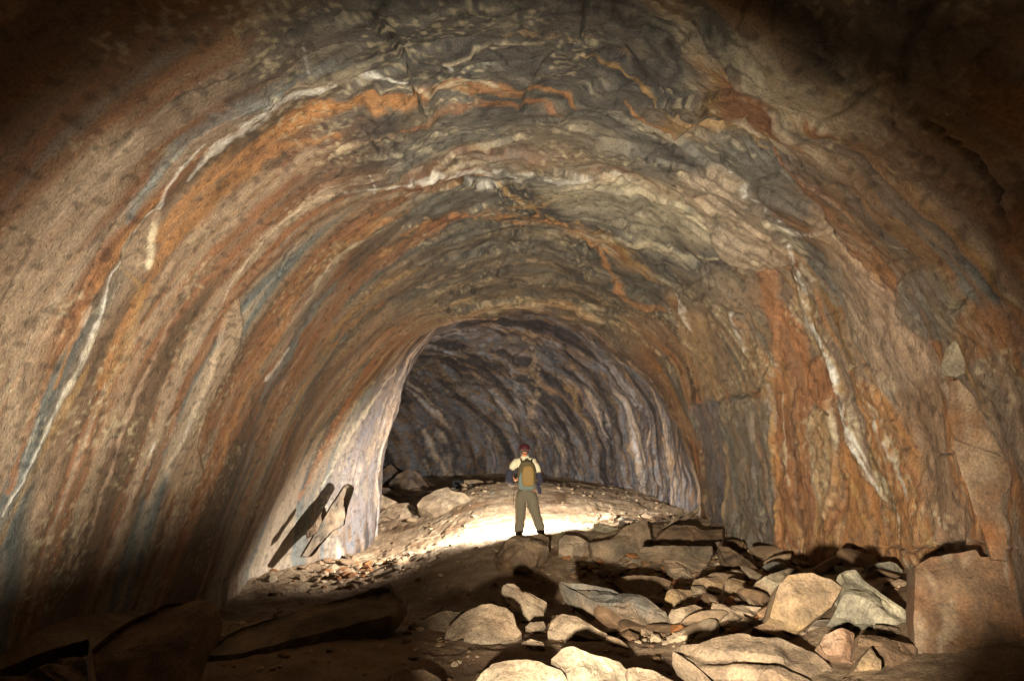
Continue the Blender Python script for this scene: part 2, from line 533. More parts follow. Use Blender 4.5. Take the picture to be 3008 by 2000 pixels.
def poly(pts, col=None, a=0.7, h=0.0, zone='n', feather=10, tex=1, rim=None):
    p = smooth_line(list(pts) + [pts[0]], 4)[:-1]
    x0, y0 = p.min(0) - feather * 3; x1, y1 = p.max(0) + feather * 3
    I = region(x0, y0, x1, y1, zone)
    if len(I[0]) == 0: return
    x = WX[I]; y = WY[I]
    ins = np.zeros(x.shape, bool); best = np.full(x.shape, 1e9)
    n = len(p)
    for k in range(n):
        a0 = p[k]; b0 = p[(k + 1) % n]; d = b0 - a0
        c = ((a0[1] > y) != (b0[1] > y)) & (x < d[0] * (y - a0[1]) / (d[1] + 1e-9) + a0[0])
        ins ^= c
        t = np.clip(((x - a0[0]) * d[0] + (y - a0[1]) * d[1]) / (d @ d + 1e-9), 0, 1)
        best = np.minimum(best, (x - a0[0] - t * d[0]) ** 2 + (y - a0[1] - t * d[1]) ** 2)
    sd = np.sqrt(best) * np.where(ins, 1, -1)
    m = sstep(-feather, feather, sd)
    if col is not None:
        tx = TEX[I] if tex == 1 else (0.55 + 0.45 * TEXP[I] * (0.5 + 0.5 * RAG[I]) if tex == 2 else 1)
        k = np.clip(m * a * tx, 0, 1)[:, None]
        MC[I] = MC[I] * (1 - k) + PAL[col] * k
    if h: H[I] += h * sstep(-5, 5, sd)
    if rim:
        k = (np.exp(-(sd / 7) ** 2) * 0.8 * TEXP[I])[:, None]
        MC[I] = MC[I] * (1 - k) + PAL[rim] * k
PAL0 = PAL; PAL = {k: (v.mean() + (v - v.mean()) * 0.86) * WALLF * 1.34 for k, v in PAL.items()}
def D(*p):
    return [(x * 1.2757, y * 1.2757) for x, y in p]
# left wall, bands from the camera outward
poly(D((0,560),(120,420),(260,300),(330,330),(240,520),(160,700),(80,900),(0,1080)), 'beige', .6, feather=40)
poly(D((0,330),(120,250),(260,160),(420,60),(560,0),(420,0),(200,40),(0,150)), 'brown', .6, feather=40)
line(D((0,760),(60,620),(150,470),(260,350),(400,240),(540,160)), 5, 'dark', .7, -.02)
line(D((90,900),(170,720),(250,570),(330,450),(450,330),(580,240)), 4, 'brown', .7, -.015)
line(D((0,500),(90,380),(220,260),(330,170),(430,90)), 16, 'blue', .35)
line(D((0,640),(100,500),(200,380),(330,280),(480,200)), 14, 'olive', .4)
line(D((0,1000),(60,850),(120,700),(210,540)), 8, 'tan', .7)
line(D((20,1130),(110,880),(190,720),(250,620),(300,560)), 18, 'rust', .85)
line(D((60,1060),(110,920),(170,800),(215,700)), 8, 'white', .7, tex=2)
line(D((130,900),(210,700),(280,590),(340,500),(420,400)), 10, 'orange', .85)
line(D((300,520),(350,440),(420,340),(500,280),(600,225),(720,160),(850,100)), 26, 'blue', .75)
line(D((440,420),(500,345),(560,300),(640,235),(720,200),(820,160),(920,140)), 13, 'white', .85, .012)
line(D((10,1190),(60,1090),(130,960),(185,860),(225,760),(245,690),(262,640)), 7, 'white', .9, .015)
line(D((262,640),(300,590),(335,525),(372,488),(385,445),(440,372),(480,338)), 6, 'white', .85, .015)
line(D((0,1260),(80,1080),(150,960),(210,850)), 12, 'gold', .7)
line(D((370,560),(420,480),(500,400),(620,310),(740,240),(860,190),(960,160)), 24, 'orange', .85)
line(D((240,900),(300,740),(370,620),(440,520),(540,420),(660,330),(760,280)), 22, 'orange', .75)
line(D((300,800),(360,680),(430,570),(520,480),(640,380),(760,310),(880,260)), 14, 'tan', .8)
line(D((150,1300),(230,1050),(310,860),(390,700),(470,570),(580,460),(720,350)), 26, 'tan', .8)
line(D((200,1250),(270,1030),(340,860),(410,720),(480,600)), 7, 'pink', .8)
line(D((290,620),(330,680),(300,800),(260,900),(230,960)), 16, 'gold', .55)
line(D((120,1350),(200,1130),(280,930),(350,790),(430,660)), 12, 'olive', .6)
line(D((60,1400),(130,1230),(200,1060),(260,930)), 14, 'brown', .6)
line(D((230,1350),(290,1180),(370,960),(450,800),(540,650),(640,520),(780,410),(900,350)), 22, 'beige', .7)
line(D((330,1150),(400,960),(480,800),(560,660),(680,520),(800,430)), 14, 'rust', .85)
line(D((370,1190),(440,1020),(500,880)), 9, 'yellow', .6)
poly(D((520,740),(560,690),(550,800),(500,900),(455,1010),(460,1090),(400,1130),(380,1080),(440,960),(490,850)), 'tan', .85, .03, feather=12)
line(D((520,700),(560,620),(620,540),(700,470),(780,425)), 6, 'beige', .8, .02)
line(D((380,1340),(430,1200),(490,1060),(540,930),(600,800),(650,700),(740,590),(860,490)), 26, 'rust', .85)
line(D((480,1140),(560,930),(640,760),(730,630),(850,520),(960,450)), 12, 'orange', .7)
line(D((500,1220),(560,1050),(610,930),(650,850),(700,740),(780,640),(860,570)), 15, 'dgrey', .9)
line(D((600,930),(640,850),(670,810),(700,750),(780,640)), 8, 'blue', .7)
line(D((612,880),(630,850),(665,800)), 5, 'white', .8, .01)
line(D((700,710),(760,610),(820,560),(870,530)), 5, 'cream', .7)
line(D((470,1310),(540,1160),(590,1020)), 12, 'slate', .6)
line(D((560,1180),(640,960),(720,790),(820,650),(950,550),(1080,480)), 22, 'rust', .8)
line(D((620,1180),(700,960),(780,800),(880,690)), 10, 'brown', .8)
line(D((650,1020),(720,850),(790,740),(880,650),(960,605)), 8, 'gold', .85)
line(D((690,930),(740,830),(800,750),(880,690)), 7, 'orange', .8)
line(D((640,1100),(720,910),(800,780),(900,680),(1040,600)), 12, 'dgrey', .8)
line(D((700,1070),(760,930),(830,820),(920,730),(1060,640)), 9, 'olive', .6)
line(D((690,1150),(740,1040),(800,930),(870,820),(930,750)), 9, 'rust', .9)
line(D((700,1120),(760,980),(830,860),(910,770),(1010,700)), 9, 'dgrey', .7)
line(D((500,712),(525,728),(545,735)), 4, 'dark', .8, -.03)
line(D((695,543),(710,540),(722,552)), 3.5, 'black', .9, -.04)
line(D((640,640),(660,590),(700,548)), 4, 'dark', .7, -.02)
line(D((690,85),(700,120),(712,172)), 3, 'white', .8)
line(D((828,370),(838,395),(845,425)), 3, 'white', .8)
poly(D((285,620),(305,560),(345,505),(372,492),(362,560),(345,618)), 'tan', .7, -.03, feather=6, rim='cream')
line(D((310,605),(325,600),(335,610)), 3, 'black', .8, -.03)
line(D((150,930),(230,760),(280,660)), 5, 'cream', .8, tex=2)
line(D((335,1100),(345,1050),(352,1010)), 5, 'white', .7, tex=2)
# ceiling
poly(D((930,40),(1130,20),(1300,20),(1430,80),(1600,160),(1640,230),(1560,230),(1500,250),(1330,190),(1150,170),(990,150)), 'dgrey', .75, feather=25, tex=2)
poly(D((600,0),(900,0),(930,80),(800,130),(650,180),(520,240),(560,160)), 'dgrey', .6, feather=40, tex=2)
line(D((640,300),(740,235),(850,190),(950,165),(1070,160),(1200,168),(1330,205)), 22, 'orange', .85)
line(D((900,250),(1000,215),(1100,190),(1200,200),(1290,225)), 14, 'rust', .8)
line(D((860,175),(920,150),(1000,165),(1080,150),(1140,155)), 8, 'cream', .8, .02)
line(D((1010,95),(1100,75),(1210,45),(1330,55),(1440,90)), 9, 'cream', .7, .02, tex=2)
line(D((1020,100),(1060,125),(1120,110),(1160,120)), 10, 'white', .7, tex=2)
line(D((1150,40),(1250,20),(1380,60),(1460,110)), 10, 'yellow', .5, tex=2)
line(D((925,60),(930,110),(938,150),(955,175),(958,198),(972,210)), 5, 'black', .9, -.09)
line(D((818,248),(832,275),(850,300),(872,318)), 4.5, 'black', .85, -.06)
line(D((1120,75),(1150,90),(1170,110)), 4, 'black', .8, -.05)
line(D((1330,70),(1450,100),(1530,170),(1600,235),(1680,270),(1800,310),(1850,350),(1875,400)), 6, 'dark', .8, -.07)
line(D((1340,95),(1450,130),(1540,205),(1640,262),(1720,285),(1790,315)), 8, 'gold', .85, .03)
line(D((1440,190),(1500,240),(1580,280),(1640,290)), 6, 'orange', .8)
poly(D((870,280),(1000,245),(1300,235),(1500,285),(1560,400),(1400,400),(1200,370),(1000,370),(880,370)), 'grey', .7, feather=25, tex=2)
poly(D((1150,250),(1330,250),(1450,300),(1480,350),(1300,340),(1180,310)), 'olive', .7, feather=25, tex=2)
poly(D((1080,230),(1250,220),(1330,260),(1200,270)), 'dgrey', .6, feather=18, tex=2)
line(D((820,330),(900,310),(1000,330),(1080,350)), 12, 'cream', .6, tex=2)
line(D((640,470),(720,400),(800,340),(860,310)), 16, 'dgrey', .6, tex=2)
line(D((780,430),(860,402),(950,385),(1050,378),(1140,375),(1260,378),(1400,392),(1500,435)), 9, 'white', .75, .025, tex=2)
poly(D((955,402),(1000,388),(1040,393),(1030,408),(970,410)), 'brown', .9, -.06, feather=5)
poly(D((1055,388),(1120,383),(1155,400),(1120,415),(1070,408)), 'dgrey', .9, -.08, feather=5, rim='white')
line(D((1040,400),(1120,408),(1200,440),(1270,480),(1340,508),(1420,522)), 4, 'dark', .8, -.04)
line(D((1050,393),(1130,400),(1210,432),(1280,470),(1350,500)), 6, 'gold', .8, .02)
line(D((1140,470),(1240,430),(1300,420)), 16, 'gold', .7, tex=2)
line(D((880,590),(940,530),(1040,480),(1150,462),(1250,480),(1330,520),(1400,560)), 17, 'orange', .85, tex=2)
line(D((920,560),(1000,510),(1100,485),(1220,500)), 8, 'rust', .9)
poly(D((940,420),(1060,410),(1160,440),(1130,470),(1000,490),(930,500)), 'grey', .7, feather=15, tex=2)
poly(D((1240,400),(1420,390),(1600,470),(1650,560),(1500,530),(1330,470)), 'cream', .7, feather=25, tex=2)
poly(D((1300,440),(1420,430),(1500,470),(1440,500),(1340,480)), 'grey', .6, feather=15, tex=2)
line(D((900,660),(1000,600),(1130,570),(1280,580),(1400,620),(1470,680)), 18, 'grey', .7, tex=2)
line(D((1000,560),(1100,535),(1230,540),(1320,560)), 14, 'olive', .7, tex=2)
line(D((950,650),(1050,610),(1200,600),(1330,630)), 8, 'beige', .6, tex=2)
line(D((1330,520),(1390,570),(1430,640),(1490,690),(1540,705)), 10, 'orange', .85, .03)
line(D((1310,515),(1400,540),(1500,548),(1580,580),(1660,590)), 8, 'cream', .7, .02, tex=2)
line(D((1360,530),(1440,560),(1500,600),(1540,640)), 14, 'gold', .6, tex=2)
line(D((860,780),(930,700),(1020,660),(1150,640),(1300,650),(1400,690),(1470,760)), 10, 'olive', .6)
line(D((880,800),(950,740),(1060,700),(1200,690),(1330,700),(1440,740),(1530,820),(1580,880)), 8, 'cream', .6, .01, tex=2)
line(D((700,1010),(770,880),(850,780),(940,700)), 9, 'slate', .5)
line(D((1000,690),(1060,668),(1150,662)), 4, 'dark', .6, -.03)
line(D((1490,340),(1560,300),(1560,360),(1540,400)), 3, 'dark', .7, -.03)
line(D((1380,395),(1450,340),(1520,330),(1560,390)), 3, 'dark', .6, -.03)
# right haunch
poly(D((1560,385),(1650,365),(1730,420),(1790,500),(1822,590),(1785,618),(1700,600),(1650,540),(1600,470)), 'beige', .8, .06, feather=14, tex=2)
poly(D((1560,270),(1680,280),(1800,320),(1860,420),(1880,480),(1800,450),(1700,380),(1600,340)), 'grey', .8, .02, feather=15, tex=2)
line(D((1570,290),(1640,280),(1700,300),(1760,330)), 10, 'cream', .6, tex=2)
line(D((1690,370),(1750,430),(1800,490),(1850,530),(1910,520)), 10, 'white', .85, .04, tex=2)
line(D((1780,480),(1830,550),(1860,620),(1880,680)), 16, 'cream', .8, .02, tex=2)
line(D((1820,560),(1845,640),(1850,700),(1880,770),(1930,830),(1955,900)), 10, 'white', .9, .05, tex=2)
line(D((1800,600),(1830,680),(1850,760),(1900,830)), 12, 'yellow', .8, tex=2)
line(D((1870,600),(1900,660),(1930,700),(1945,650),(1930,590)), 8, 'blue', .7)
line(D((1880,660),(1905,730),(1950,790)), 9, 'orange', .8)
line(D((1790,300),(1880,420),(1960,540),(2030,650),(2090,730),(2150,790)), 9, 'rust', .85, .02)
line(D((1800,325),(1850,395),(1890,455),(1960,565),(2040,665)), 4, 'black', .8, -.07)
poly(D((1880,440),(1960,560),(2060,680),(2150,800),(2165,860),(2060,905),(1980,800),(1940,700),(1900,560)), 'tan', .8, feather=18)
poly(D((1960,640),(2040,640),(2120,760),(2160,860),(2060,900),(2000,780)), 'pink', .6, feather=18, tex=2)
poly(D((2080,640),(2160,600),(2240,640),(2262,700),(2200,770),(2120,770),(2070,720)), 'grey', .8, .03, feather=18, tex=2)
poly(D((1900,300),(2100,240),(2250,330),(2320,520),(2200,600),(2060,620),(1960,500)), 'brown', .55, feather=40, tex=2)
line(D((1960,265),(2010,260),(2060,275)), 3, 'cream', .5)
line(D((1840,30),(1960,120),(2080,230),(2180,350),(2260,460)), 7, 'black', .7, -.10)
line(D((2150,210),(2240,320),(2290,420),(2330,560)), 9, 'black', .7, -.14)
line(D((2000,570),(2060,540),(2120,560)), 3, 'cream', .5)
line(D((1970,470),(2050,450),(2160,440)), 3, 'grey', .6)
line(D((2010,620),(2080,590),(2150,580)), 3, 'dark', .6, -.03)
# right wall: columns
poly(D((1690,610),(1780,625),(1800,760),(1795,860),(1720,905),(1660,860),(1610,800),(1575,700),(1600,640)), 'olive', .8, .05, feather=12, tex=2)
poly(D((1575,700),(1640,720),(1660,860),(1690,960),(1650,930),(1600,860),(1570,780)), 'yellow', .75, feather=15, tex=2)
line(D((1560,640),(1590,700),(1610,760)), 8, 'white', .7, .05, tex=2)
line(D((1700,710),(1715,760),(1730,800)), 9, 'white', .7, .03, tex=2)
line(D((1700,705),(1730,730),(1760,790)), 3.5, 'black', .8, -.05)
line(D((1680,905),(1720,912),(1760,890),(1790,830)), 4.5, 'black', .8, -.06)
line(D((1620,580),(1640,620),(1650,650)), 3, 'dark', .7, -.04)
poly(D((1600,930),(1650,920),(1672,960),(1668,1190),(1630,1190),(1612,1050)), 'slate', .85, -.08, feather=8)
line(D((1612,1180),(1630,1130),(1640,1190)), 6, 'yellow', .6)
poly(D((1668,920),(1720,910),(1785,930),(1785,1100),(1785,1300),(1690,1290),(1665,1100)), 'grey', .85, .05, feather=7, tex=2)
line(D((1675,1000),(1678,1100),(1672,1230)), 6, 'yellow', .7, .02)
line(D((1740,960),(1745,1060),(1738,1150),(1745,1250)), 7, 'lpurple', .7, .015, tex=2)
line(D((1700,980),(1705,1120),(1700,1260)), 7, 'olive', .7)
line(D((1765,1000),(1770,1150),(1765,1280)), 6, 'dgrey', .7)
poly(D((1745,620),(1785,615),(1800,700),(1850,760),(1880,880),(1882,1100),(1870,1240),(1870,1300),(1790,1300),(1788,1100),(1800,860),(1790,760)), 'rust', .9, .01, feather=8)
line(D((1790,870),(1788,1000),(1790,1120),(1786,1220)), 5, 'gold', .9, .03)
line(D((1815,900),(1812,1020),(1818,1120)), 5, 'cream', .8, .02)
line(D((1840,860),(1838,1000),(1830,1150),(1845,1280)), 7, 'brown', .8, -.02)
line(D((1855,900),(1858,1040),(1850,1180)), 5, 'orange', .9, .01)
line(D((1800,1180),(1830,1230),(1850,1300)), 9, 'gold', .6)
poly(D((1882,930),(1930,910),(1938,1000),(1940,1070),(1912,1150),(1890,1190),(1880,1050)), 'yellow', .85, .04, feather=6, tex=2, rim='cream')
poly(D((1872,830),(1920,820),(1950,880),(1940,930),(1900,925),(1875,900)), 'rust', .9, .03, feather=8)
line(D((1875,925),(1900,935),(1930,945)), 4.5, 'black', .85, -.06)
poly(D((1935,1060),(1965,990),(2010,1100),(2060,1170),(2105,1300),(1880,1300),(1895,1190)), 'orange', .8, .01, feather=10, tex=2)
line(D((1965,1090),(1945,1150),(1910,1210),(1890,1240)), 9, 'rust', .95, -.02)
line(D((1950,1060),(1985,1180),(2010,1260)), 7, 'gold', .8, .02)
line(D((1945,1180),(1935,1230),(1930,1270)), 10, 'yellow', .6)
line(D((1950,880),(1975,960),(2000,1060),(2040,1130),(2075,1180),(2080,1230)), 24, 'cream', .85, .06, tex=2)
line(D((1950,890),(1965,960),(1980,1030),(2010,1090),(2040,1150)), 6, 'white', 1, .04, tex=0)
line(D((1900,790),(1940,850),(1960,900)), 14, 'gold', .8, .03)
poly(D((1975,850),(2040,900),(2090,960),(2112,1040),(2160,1150),(2185,1262),(2110,1290),(2075,1150),(2035,1060),(2000,950)), 'orange', .9, .02, feather=8, tex=2)
line(D((2010,930),(2050,1010),(2090,1090),(2110,1150)), 6, 'white', .7, .01, tex=2)
line(D((2060,1080),(2100,1070),(2130,1120),(2170,1190),(2185,1250)), 12, 'rust', .9, .03)
line(D((2015,960),(2060,965),(2100,950)), 3, 'dark', .7, -.03)
line(D((2070,1040),(2090,1035),(2110,1030)), 3, 'dark', .7, -.03)
line(D((1975,845),(2000,840),(2030,850)), 4, 'black', .8, -.05)
poly(D((2060,905),(2160,865),(2168,960),(2200,1090),(2262,1260),(2195,1262),(2145,1150),(2112,1030)), 'mauve', .9, feather=8)
line(D((2260,960),(2290,1040),(2300,1120)), 14, 'blue', .4, tex=2)
line(D((2165,1040),(2200,1045),(2230,1040)), 3, 'dark', .8, -.04)
line(D((2240,1060),(2260,1080),(2275,1105)), 3, 'black', .8, -.04)
line(D((2215,710),(2240,690),(2262,650)), 4, 'black', .8, -.06)
poly(D((2240,710),(2330,700),(2358,760),(2358,830),(2290,815),(2240,840),(2225,780)), 'rust', .6, feather=14)
line(D((1960,1262),(2050,1258),(2120,1270),(2200,1252),(2290,1250),(2358,1262)), 4, 'dark', .8, -.06)
# beyond the lip
for z in 'nf':
    poly(D((735,1150),(800,1010),(870,900),(925,830),(925,900),(895,980),(865,1060),(862,1180),(800,1210)), 'purple', .85, feather=14, zone=z, tex=2)
    line(D((745,1120),(800,1010),(860,920),(910,850)), 7, 'cream', .6, .015, zone=z)
    line(D((905,860),(900,930),(875,1000),(850,1060)), 16, 'tan', .7, .02, zone=z, tex=2)
    line(D((780,1120),(830,1010),(880,940)), 6, 'slate', .6, zone=z)
    line(D((870,960),(850,1060),(845,1160)), 9, 'olive', .5, zone=z)
line(D((1380,780),(1450,840),(1520,910),(1580,1000)), 12, 'slate', .9, .03, 'f')
line(D((1360,800),(1420,860),(1470,940)), 7, 'lpurple', .8, .02, 'f')
line(D((1440,820),(1540,920),(1600,1020)), 6, 'tan', .8, .02, 'f')
line(D((1210,760),(1235,860),(1225,960),(1240,1060)), 14, 'tan', .75, .12, 'f', tex=2)
line(D((1180,830),(1195,920),(1215,960)), 9, 'lpurple', .7, .05, 'f')
line(D((1120,880),(1160,930),(1195,950)), 9, 'lpurple', .7, .03, 'f')
line(D((1300,880),(1340,940),(1370,1010)), 10, 'gold', .6, .02, 'f')
line(D((1480,1080),(1488,1130),(1485,1180)), 8, 'lpurple', 1, .03, 'f')
line(D((1380,930),(1410,1040),(1420,1130)), 7, 'black', .8, -.05, 'f')
line(D((1300,1000),(1320,1080),(1310,1150)), 9, 'dpurple', .8, -.04, 'f')
line(D((1530,1000),(1550,1060),(1560,1110)), 8, 'gold', .6, .02, 'f')
line(D((1000,960),(1060,1020),(1110,1080)), 7, 'brown', .8, .03, 'f')
line(D((930,930),(990,900),(1080,880),(1180,900)), 7, 'dark', .7, -.05, 'f')
line(D((1440,960),(1470,1060),(1500,1150)), 5, 'tan', .8, .03, 'f')
line(D((950,860),(1050,800),(1150,780),(1230,790)), 10, 'olive', .6, .02, 'f')


line(D((1820,560),(1850,700),(1930,830),(1960,920),(1985,1010),(2030,1110)), 7, 'white', 1, .04, tex=2)
line(D((1790,1000),(1800,1150),(1795,1280)), 9, 'orange', .9)
line(D((2020,930),(2060,1000),(2090,1080)), 9, 'cream', .8, tex=2)
line(D((1990,1120),(2020,1200),(2040,1280)), 12, 'orange', 1)
line(D((2100,1100),(2140,1180),(2170,1260)), 9, 'gold', .8)
PAL = PAL0

MC *= (1 - 0.45 * CRK)[..., None]
# mineral bloom: pale specks scattered in patches
blo = (sstep(0.55, 0.8, vnoise(P * 26, 131)) * sstep(0.5, 0.75, vnoise(P * 2.3, 132)) * 0.5 * (1 - 0.8 * far))[..., None]
MC = MC * (1 - blo) + PAL['cream'] * WALLF * 1.25 * blo
spk = (sstep(0.66, 0.8, vnoise(P * 17, 133)) * 0.4)[..., None]
MC = MC * (1 - spk)

# ---- build
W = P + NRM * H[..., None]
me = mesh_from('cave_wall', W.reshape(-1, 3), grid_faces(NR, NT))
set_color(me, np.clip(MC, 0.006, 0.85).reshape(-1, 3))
uv = me.uv_layers.new(name='flow')
li = np.empty(len(me.loops), np.int32); me.loops.foreach_get('vertex_index', li)
UVv = np.stack([FLOW, ARC], -1).reshape(-1, 2)
uv.data.foreach_set('uv', np.ascontiguousarray(UVv[li], np.float32).ravel())
wall = new_obj('cave_wall', me, M_WALL)
tag(wall, 'curved lava tube wall and ceiling streaked with orange, tan and grey minerals', kind='structure')
# far end of the passage and the end behind the camera are closed by rock
for nm, r in (('cave_end_wall', 0), ('cave_end_wall', NR - 1)):
    q = P[r][::30]
    c = q.mean(0)
    vs = np.vstack([q, c]); fs = [(i, i + 1, len(q)) for i in range(len(q) - 1)] + [(len(q) - 1, 0, len(q))]
    m2 = mesh_from(nm, vs, fs)
    set_color(m2, np.tile(PAL['grey'], (len(vs), 1)))
    tag(new_obj(nm, m2, M_FLOOR), 'rock closing the end of the passage', kind='structure')

# ================================================================== FLOOR
ys = np.concatenate([np.linspace(-9, 3, 40, endpoint=False), np.linspace(3, 16, 560, endpoint=False), np.linspace(16, 31, 160)])
xs = np.linspace(-15, 6.5, 520)
xs = np.concatenate([np.linspace(-16, -5.2, 40, endpoint=False), np.linspace(-5.2, 5.6, 520)])
YY, XX = np.meshgrid(ys, xs, indexing='ij')
ZZ = floor_h(XX, YY)
pf = np.stack([XX, YY, XX * 0], -1)
ZZ = ZZ + 0.022 * fbm(pf * 9, 4, 130) + 0.022 * sstep(0.58, 0.75, ridged(pf * 2.6, 3, 133)) * sstep(12, 13, YY)
pit = sstep(0.70, 0.78, vnoise(pf * 6.5, 140)) * sstep(0.5, 0.7, vnoise(pf * 1.1, 141)) * sstep(12.6, 13.2, YY)
ZZ = ZZ - 0.05 * pit
FV = np.stack([XX, YY, ZZ], -1)
me = mesh_from('cave_floor', FV.reshape(-1, 3), grid_faces(len(ys), len(xs)))
fc = norm01(fbm(pf * 1.3, 4, 150), 1.3)
colf = ramp(fc, ['brown', 'tan', 'tan', 'beige', 'tan', 'mauve'])
fore_shade = sstep(12.6, 11.4, YY + 0.6 * fbm(pf * 1.5, 3, 152))[..., None]  # floor before the crest: the rocks' shadow put into its colour
colf = colf * (1 - 0.8 * fore_shade) + 0.8 * fore_shade * colf * np.array([.55, .5, .46])
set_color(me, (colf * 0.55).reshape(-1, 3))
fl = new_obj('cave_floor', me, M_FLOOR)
tag(fl, 'dusty tan cave floor rising to a crest under the explorer', kind='structure')

# ================================================================== ROCKS
LANDM = []
def rock(outline, label, tilt=42, yaw=0, thick=0.35, Y=None, col='tan', col2='beige', bulge=0.10, rough=1.0, name='boulder',
         cat='rock', group=None, center=None, bright=1.0, vert=0.0, n=96, lam=0.0, lift=0.0, edge=0.022, wob=1.0):
    """a rock whose visible face lies on a tilted plane resting on the floor; outline in photo pixels"""
    o = np.array(outline, float)
    by = o[:, 1].max(); bx = o[o[:, 1] > by - 12, 0].mean()
    if Y is None:
        P0 = floor_hit(bx, by)
        if lift: 
            P0 = at(bx, by, P0[1] - lift)
    else:
        P0 = at(bx, by, Y)
    a, b = math.radians(tilt), math.radians(yaw)
    nrm = np.array([math.sin(a) * math.sin(b), -math.sin(a) * math.cos(b), math.cos(a)])
    ux = np.cross([0, 0, 1.0], nrm); ux = -ux if ux[0] < 0 else ux; ux /= np.linalg.norm(ux)
    uy = np.cross(nrm, ux); uy = -uy if uy[2] < 0 else uy
    d = ray(o[:, 0], o[:, 1])
    C0 = np.array([0, 0, CAM_Z])
    t = ((P0 - C0) @ nrm) / (d @ nrm)
    W3 = C0 + d * t[:, None]
    F = np.stack([(W3 - P0) @ ux, (W3 - P0) @ uy], -1)
    # area centroid
    G = np.roll(F, -1, 0); cr = F[:, 0] * G[:, 1] - G[:, 0] * F[:, 1]
    cen = ((F + G) * cr[:, None]).sum(0) / (3 * cr.sum() + 1e-9)
    size = math.sqrt(abs(cr.sum()) / 2)
    # resample the outline, half way between straight and rounded corners
    L = np.r_[0, np.cumsum(np.linalg.norm(np.diff(np.vstack([F, F[:1]]), axis=0), axis=1))]
    tt = np.linspace(0, L[-1], n, endpoint=False)
    Fx = np.interp(tt, L, np.r_[F[:, 0], F[0, 0]]); Fy = np.interp(tt, L, np.r_[F[:, 1], F[0, 1]])
    Q = np.stack([Fx, Fy], -1)
    Q = 0.8 * Q + 0.1 * (np.roll(Q, 1, 0) + np.roll(Q, -1, 0))
    sd = float(rng.random() * 50)
    q3 = np.stack([Q[:, 0], Q[:, 1], Q[:, 0] * 0 + sd], -1)
    jag = fbm(q3 * 5 / max(size, .15), 4, 200)
    rad = Q - cen
    Q = cen + rad * (1 + 0.035 * wob * jag)[:, None]
    rs = [1.0, 0.987, 0.965, 0.93, 0.89, 0.84, 0.79, 0.73, 0.67, 0.61, 0.55, 0.48, 0.41, 0.34, 0.27, 0.2, 0.13, 0.06]
    dr = [edge * 0.9, edge * 0.3, edge * 0.05] + [0] * 15
    rr_ = np.random.default_rng(int(sd * 1000))
    planes = []
    for _k in range(7):
        an = rr_.random() * 6.283; st_ = rr_.uniform(0.12, 0.75) * min(1.0, rough)
        planes.append((math.cos(an) * st_, math.sin(an) * st_, rr_.uniform(0.02, 0.20) * st_ / 0.4))
    rings = []
    for r, dp in zip(rs, dr):
        p2 = cen + (Q - cen) * r
        pn = np.stack([p2[:, 0], p2[:, 1], p2[:, 0] * 0 + sd], -1)
        hh = bulge * size * (1 - r ** 2.2) - dp * size
        s_ = 1 / max(size, 0.12)
        pc = (p2 - cen)
        top_ = np.min([c_ * size - gx * pc[:, 0] - gy * pc[:, 1] for gx, gy, c_ in planes], axis=0)
        hh = np.minimum(hh + 0.06 * size, np.maximum(top_, -0.22 * size)) - 0.03 * size
        # broken facets, steps of lamination and fine roughness
        cell = np.abs(vnoise(pn * 2.2 * s_, 210) - 0.5) * 2
        hh = hh - 0.06 * size * rough * cell * min(1, (1.02 - r) * 9)
        hh = hh + 0.045 * size * min(1, rough + .2) * fbm(pn * 5.0 * s_, 4, 214)
        cr_ = ridged(pn * 1.6 * s_ + 5, 2, 217)
        hh = hh - 0.035 * size * rough * sstep(0.86, 0.93, cr_)
        if lam:
            ll = vnoise(np.stack([pn[:, 0] * 1.0 * s_, pn[:, 1] * 7.0 * s_ + pn[:, 0] * 2.2 * s_, pn[:, 2]], -1), 220)
            hh = hh + lam * size * 0.06 * sstep(0.45, 0.55, ll) + lam * size * 0.03 * sstep(0.7, 0.75, ll)
        rings.append(P0 + p2[:, :1] * ux + p2[:, 1:] * uy + hh[:, None] * nrm)
    tops = list(rings)[::-1]
    V = [ tops[0].mean(0)[None] ] + tops
    low = []
    for k, (g, sc) in enumerate([(0.10, 1.0), (0.25, 1.015), (0.5, 1.0), (0.8, 0.93), (1.0, 0.75)]):
        p2 = cen + (Q - cen) * sc
        pn = np.stack([p2[:, 0], p2[:, 1], p2[:, 0] * 0 + sd + g * 2], -1)
        j = fbm(pn * 3 / max(size, .15), 3, 230)
        p2 = cen + (p2 - cen) * (1 + (0.05 * rough * j)[:, None] * (k > 0))
        low.append(P0 + p2[:, :1] * ux + p2[:, 1:] * uy - (thick * g + edge * size * 0.9) * nrm)
    V += low
    V.append((P0 + cen[0] * ux + cen[1] * uy - (thick * 1.05 + edge * size) * nrm)[None])
    nr = len(tops) + len(low)
    V = np.vstack(V)
    faces = []
    for j in range(n):
        faces.append((0, 1 + j, 1 + (j + 1) % n))
    for r in range(nr - 1):
        a0 = 1 + r * n; b0 = a0 + n
        for j in range(n):
            k = (j + 1) % n
            faces.append((a0 + j, b0 + j, b0 + k, a0 + k))
    last = len(V) - 1; a0 = 1 + (nr - 1) * n
    for j in range(n):
        faces.append((a0 + j, last, a0 + (j + 1) % n))
    # flip if wound the wrong way
    c1_ = V[faces[0][1]] - V[0]; c2_ = V[faces[0][2]] - V[0]
    if np.cross(c1_, c2_) @ nrm < 0:
        faces = [f[::-1] for f in faces]
    org = P0 + cen[0] * ux + cen[1] * uy
    org = np.array([org[0], org[1], min(org[2], float(floor_base(org[0], org[1])))])
    fine_ = np.stack([fbm(V * 9, 2, 240), fbm(V * 9, 2, 241), fbm(V * 9, 2, 242)], -1) * 0.008 * min(1.5, size / 0.3)
    V = V + fine_
    me = mesh_from(name, V - org, faces)
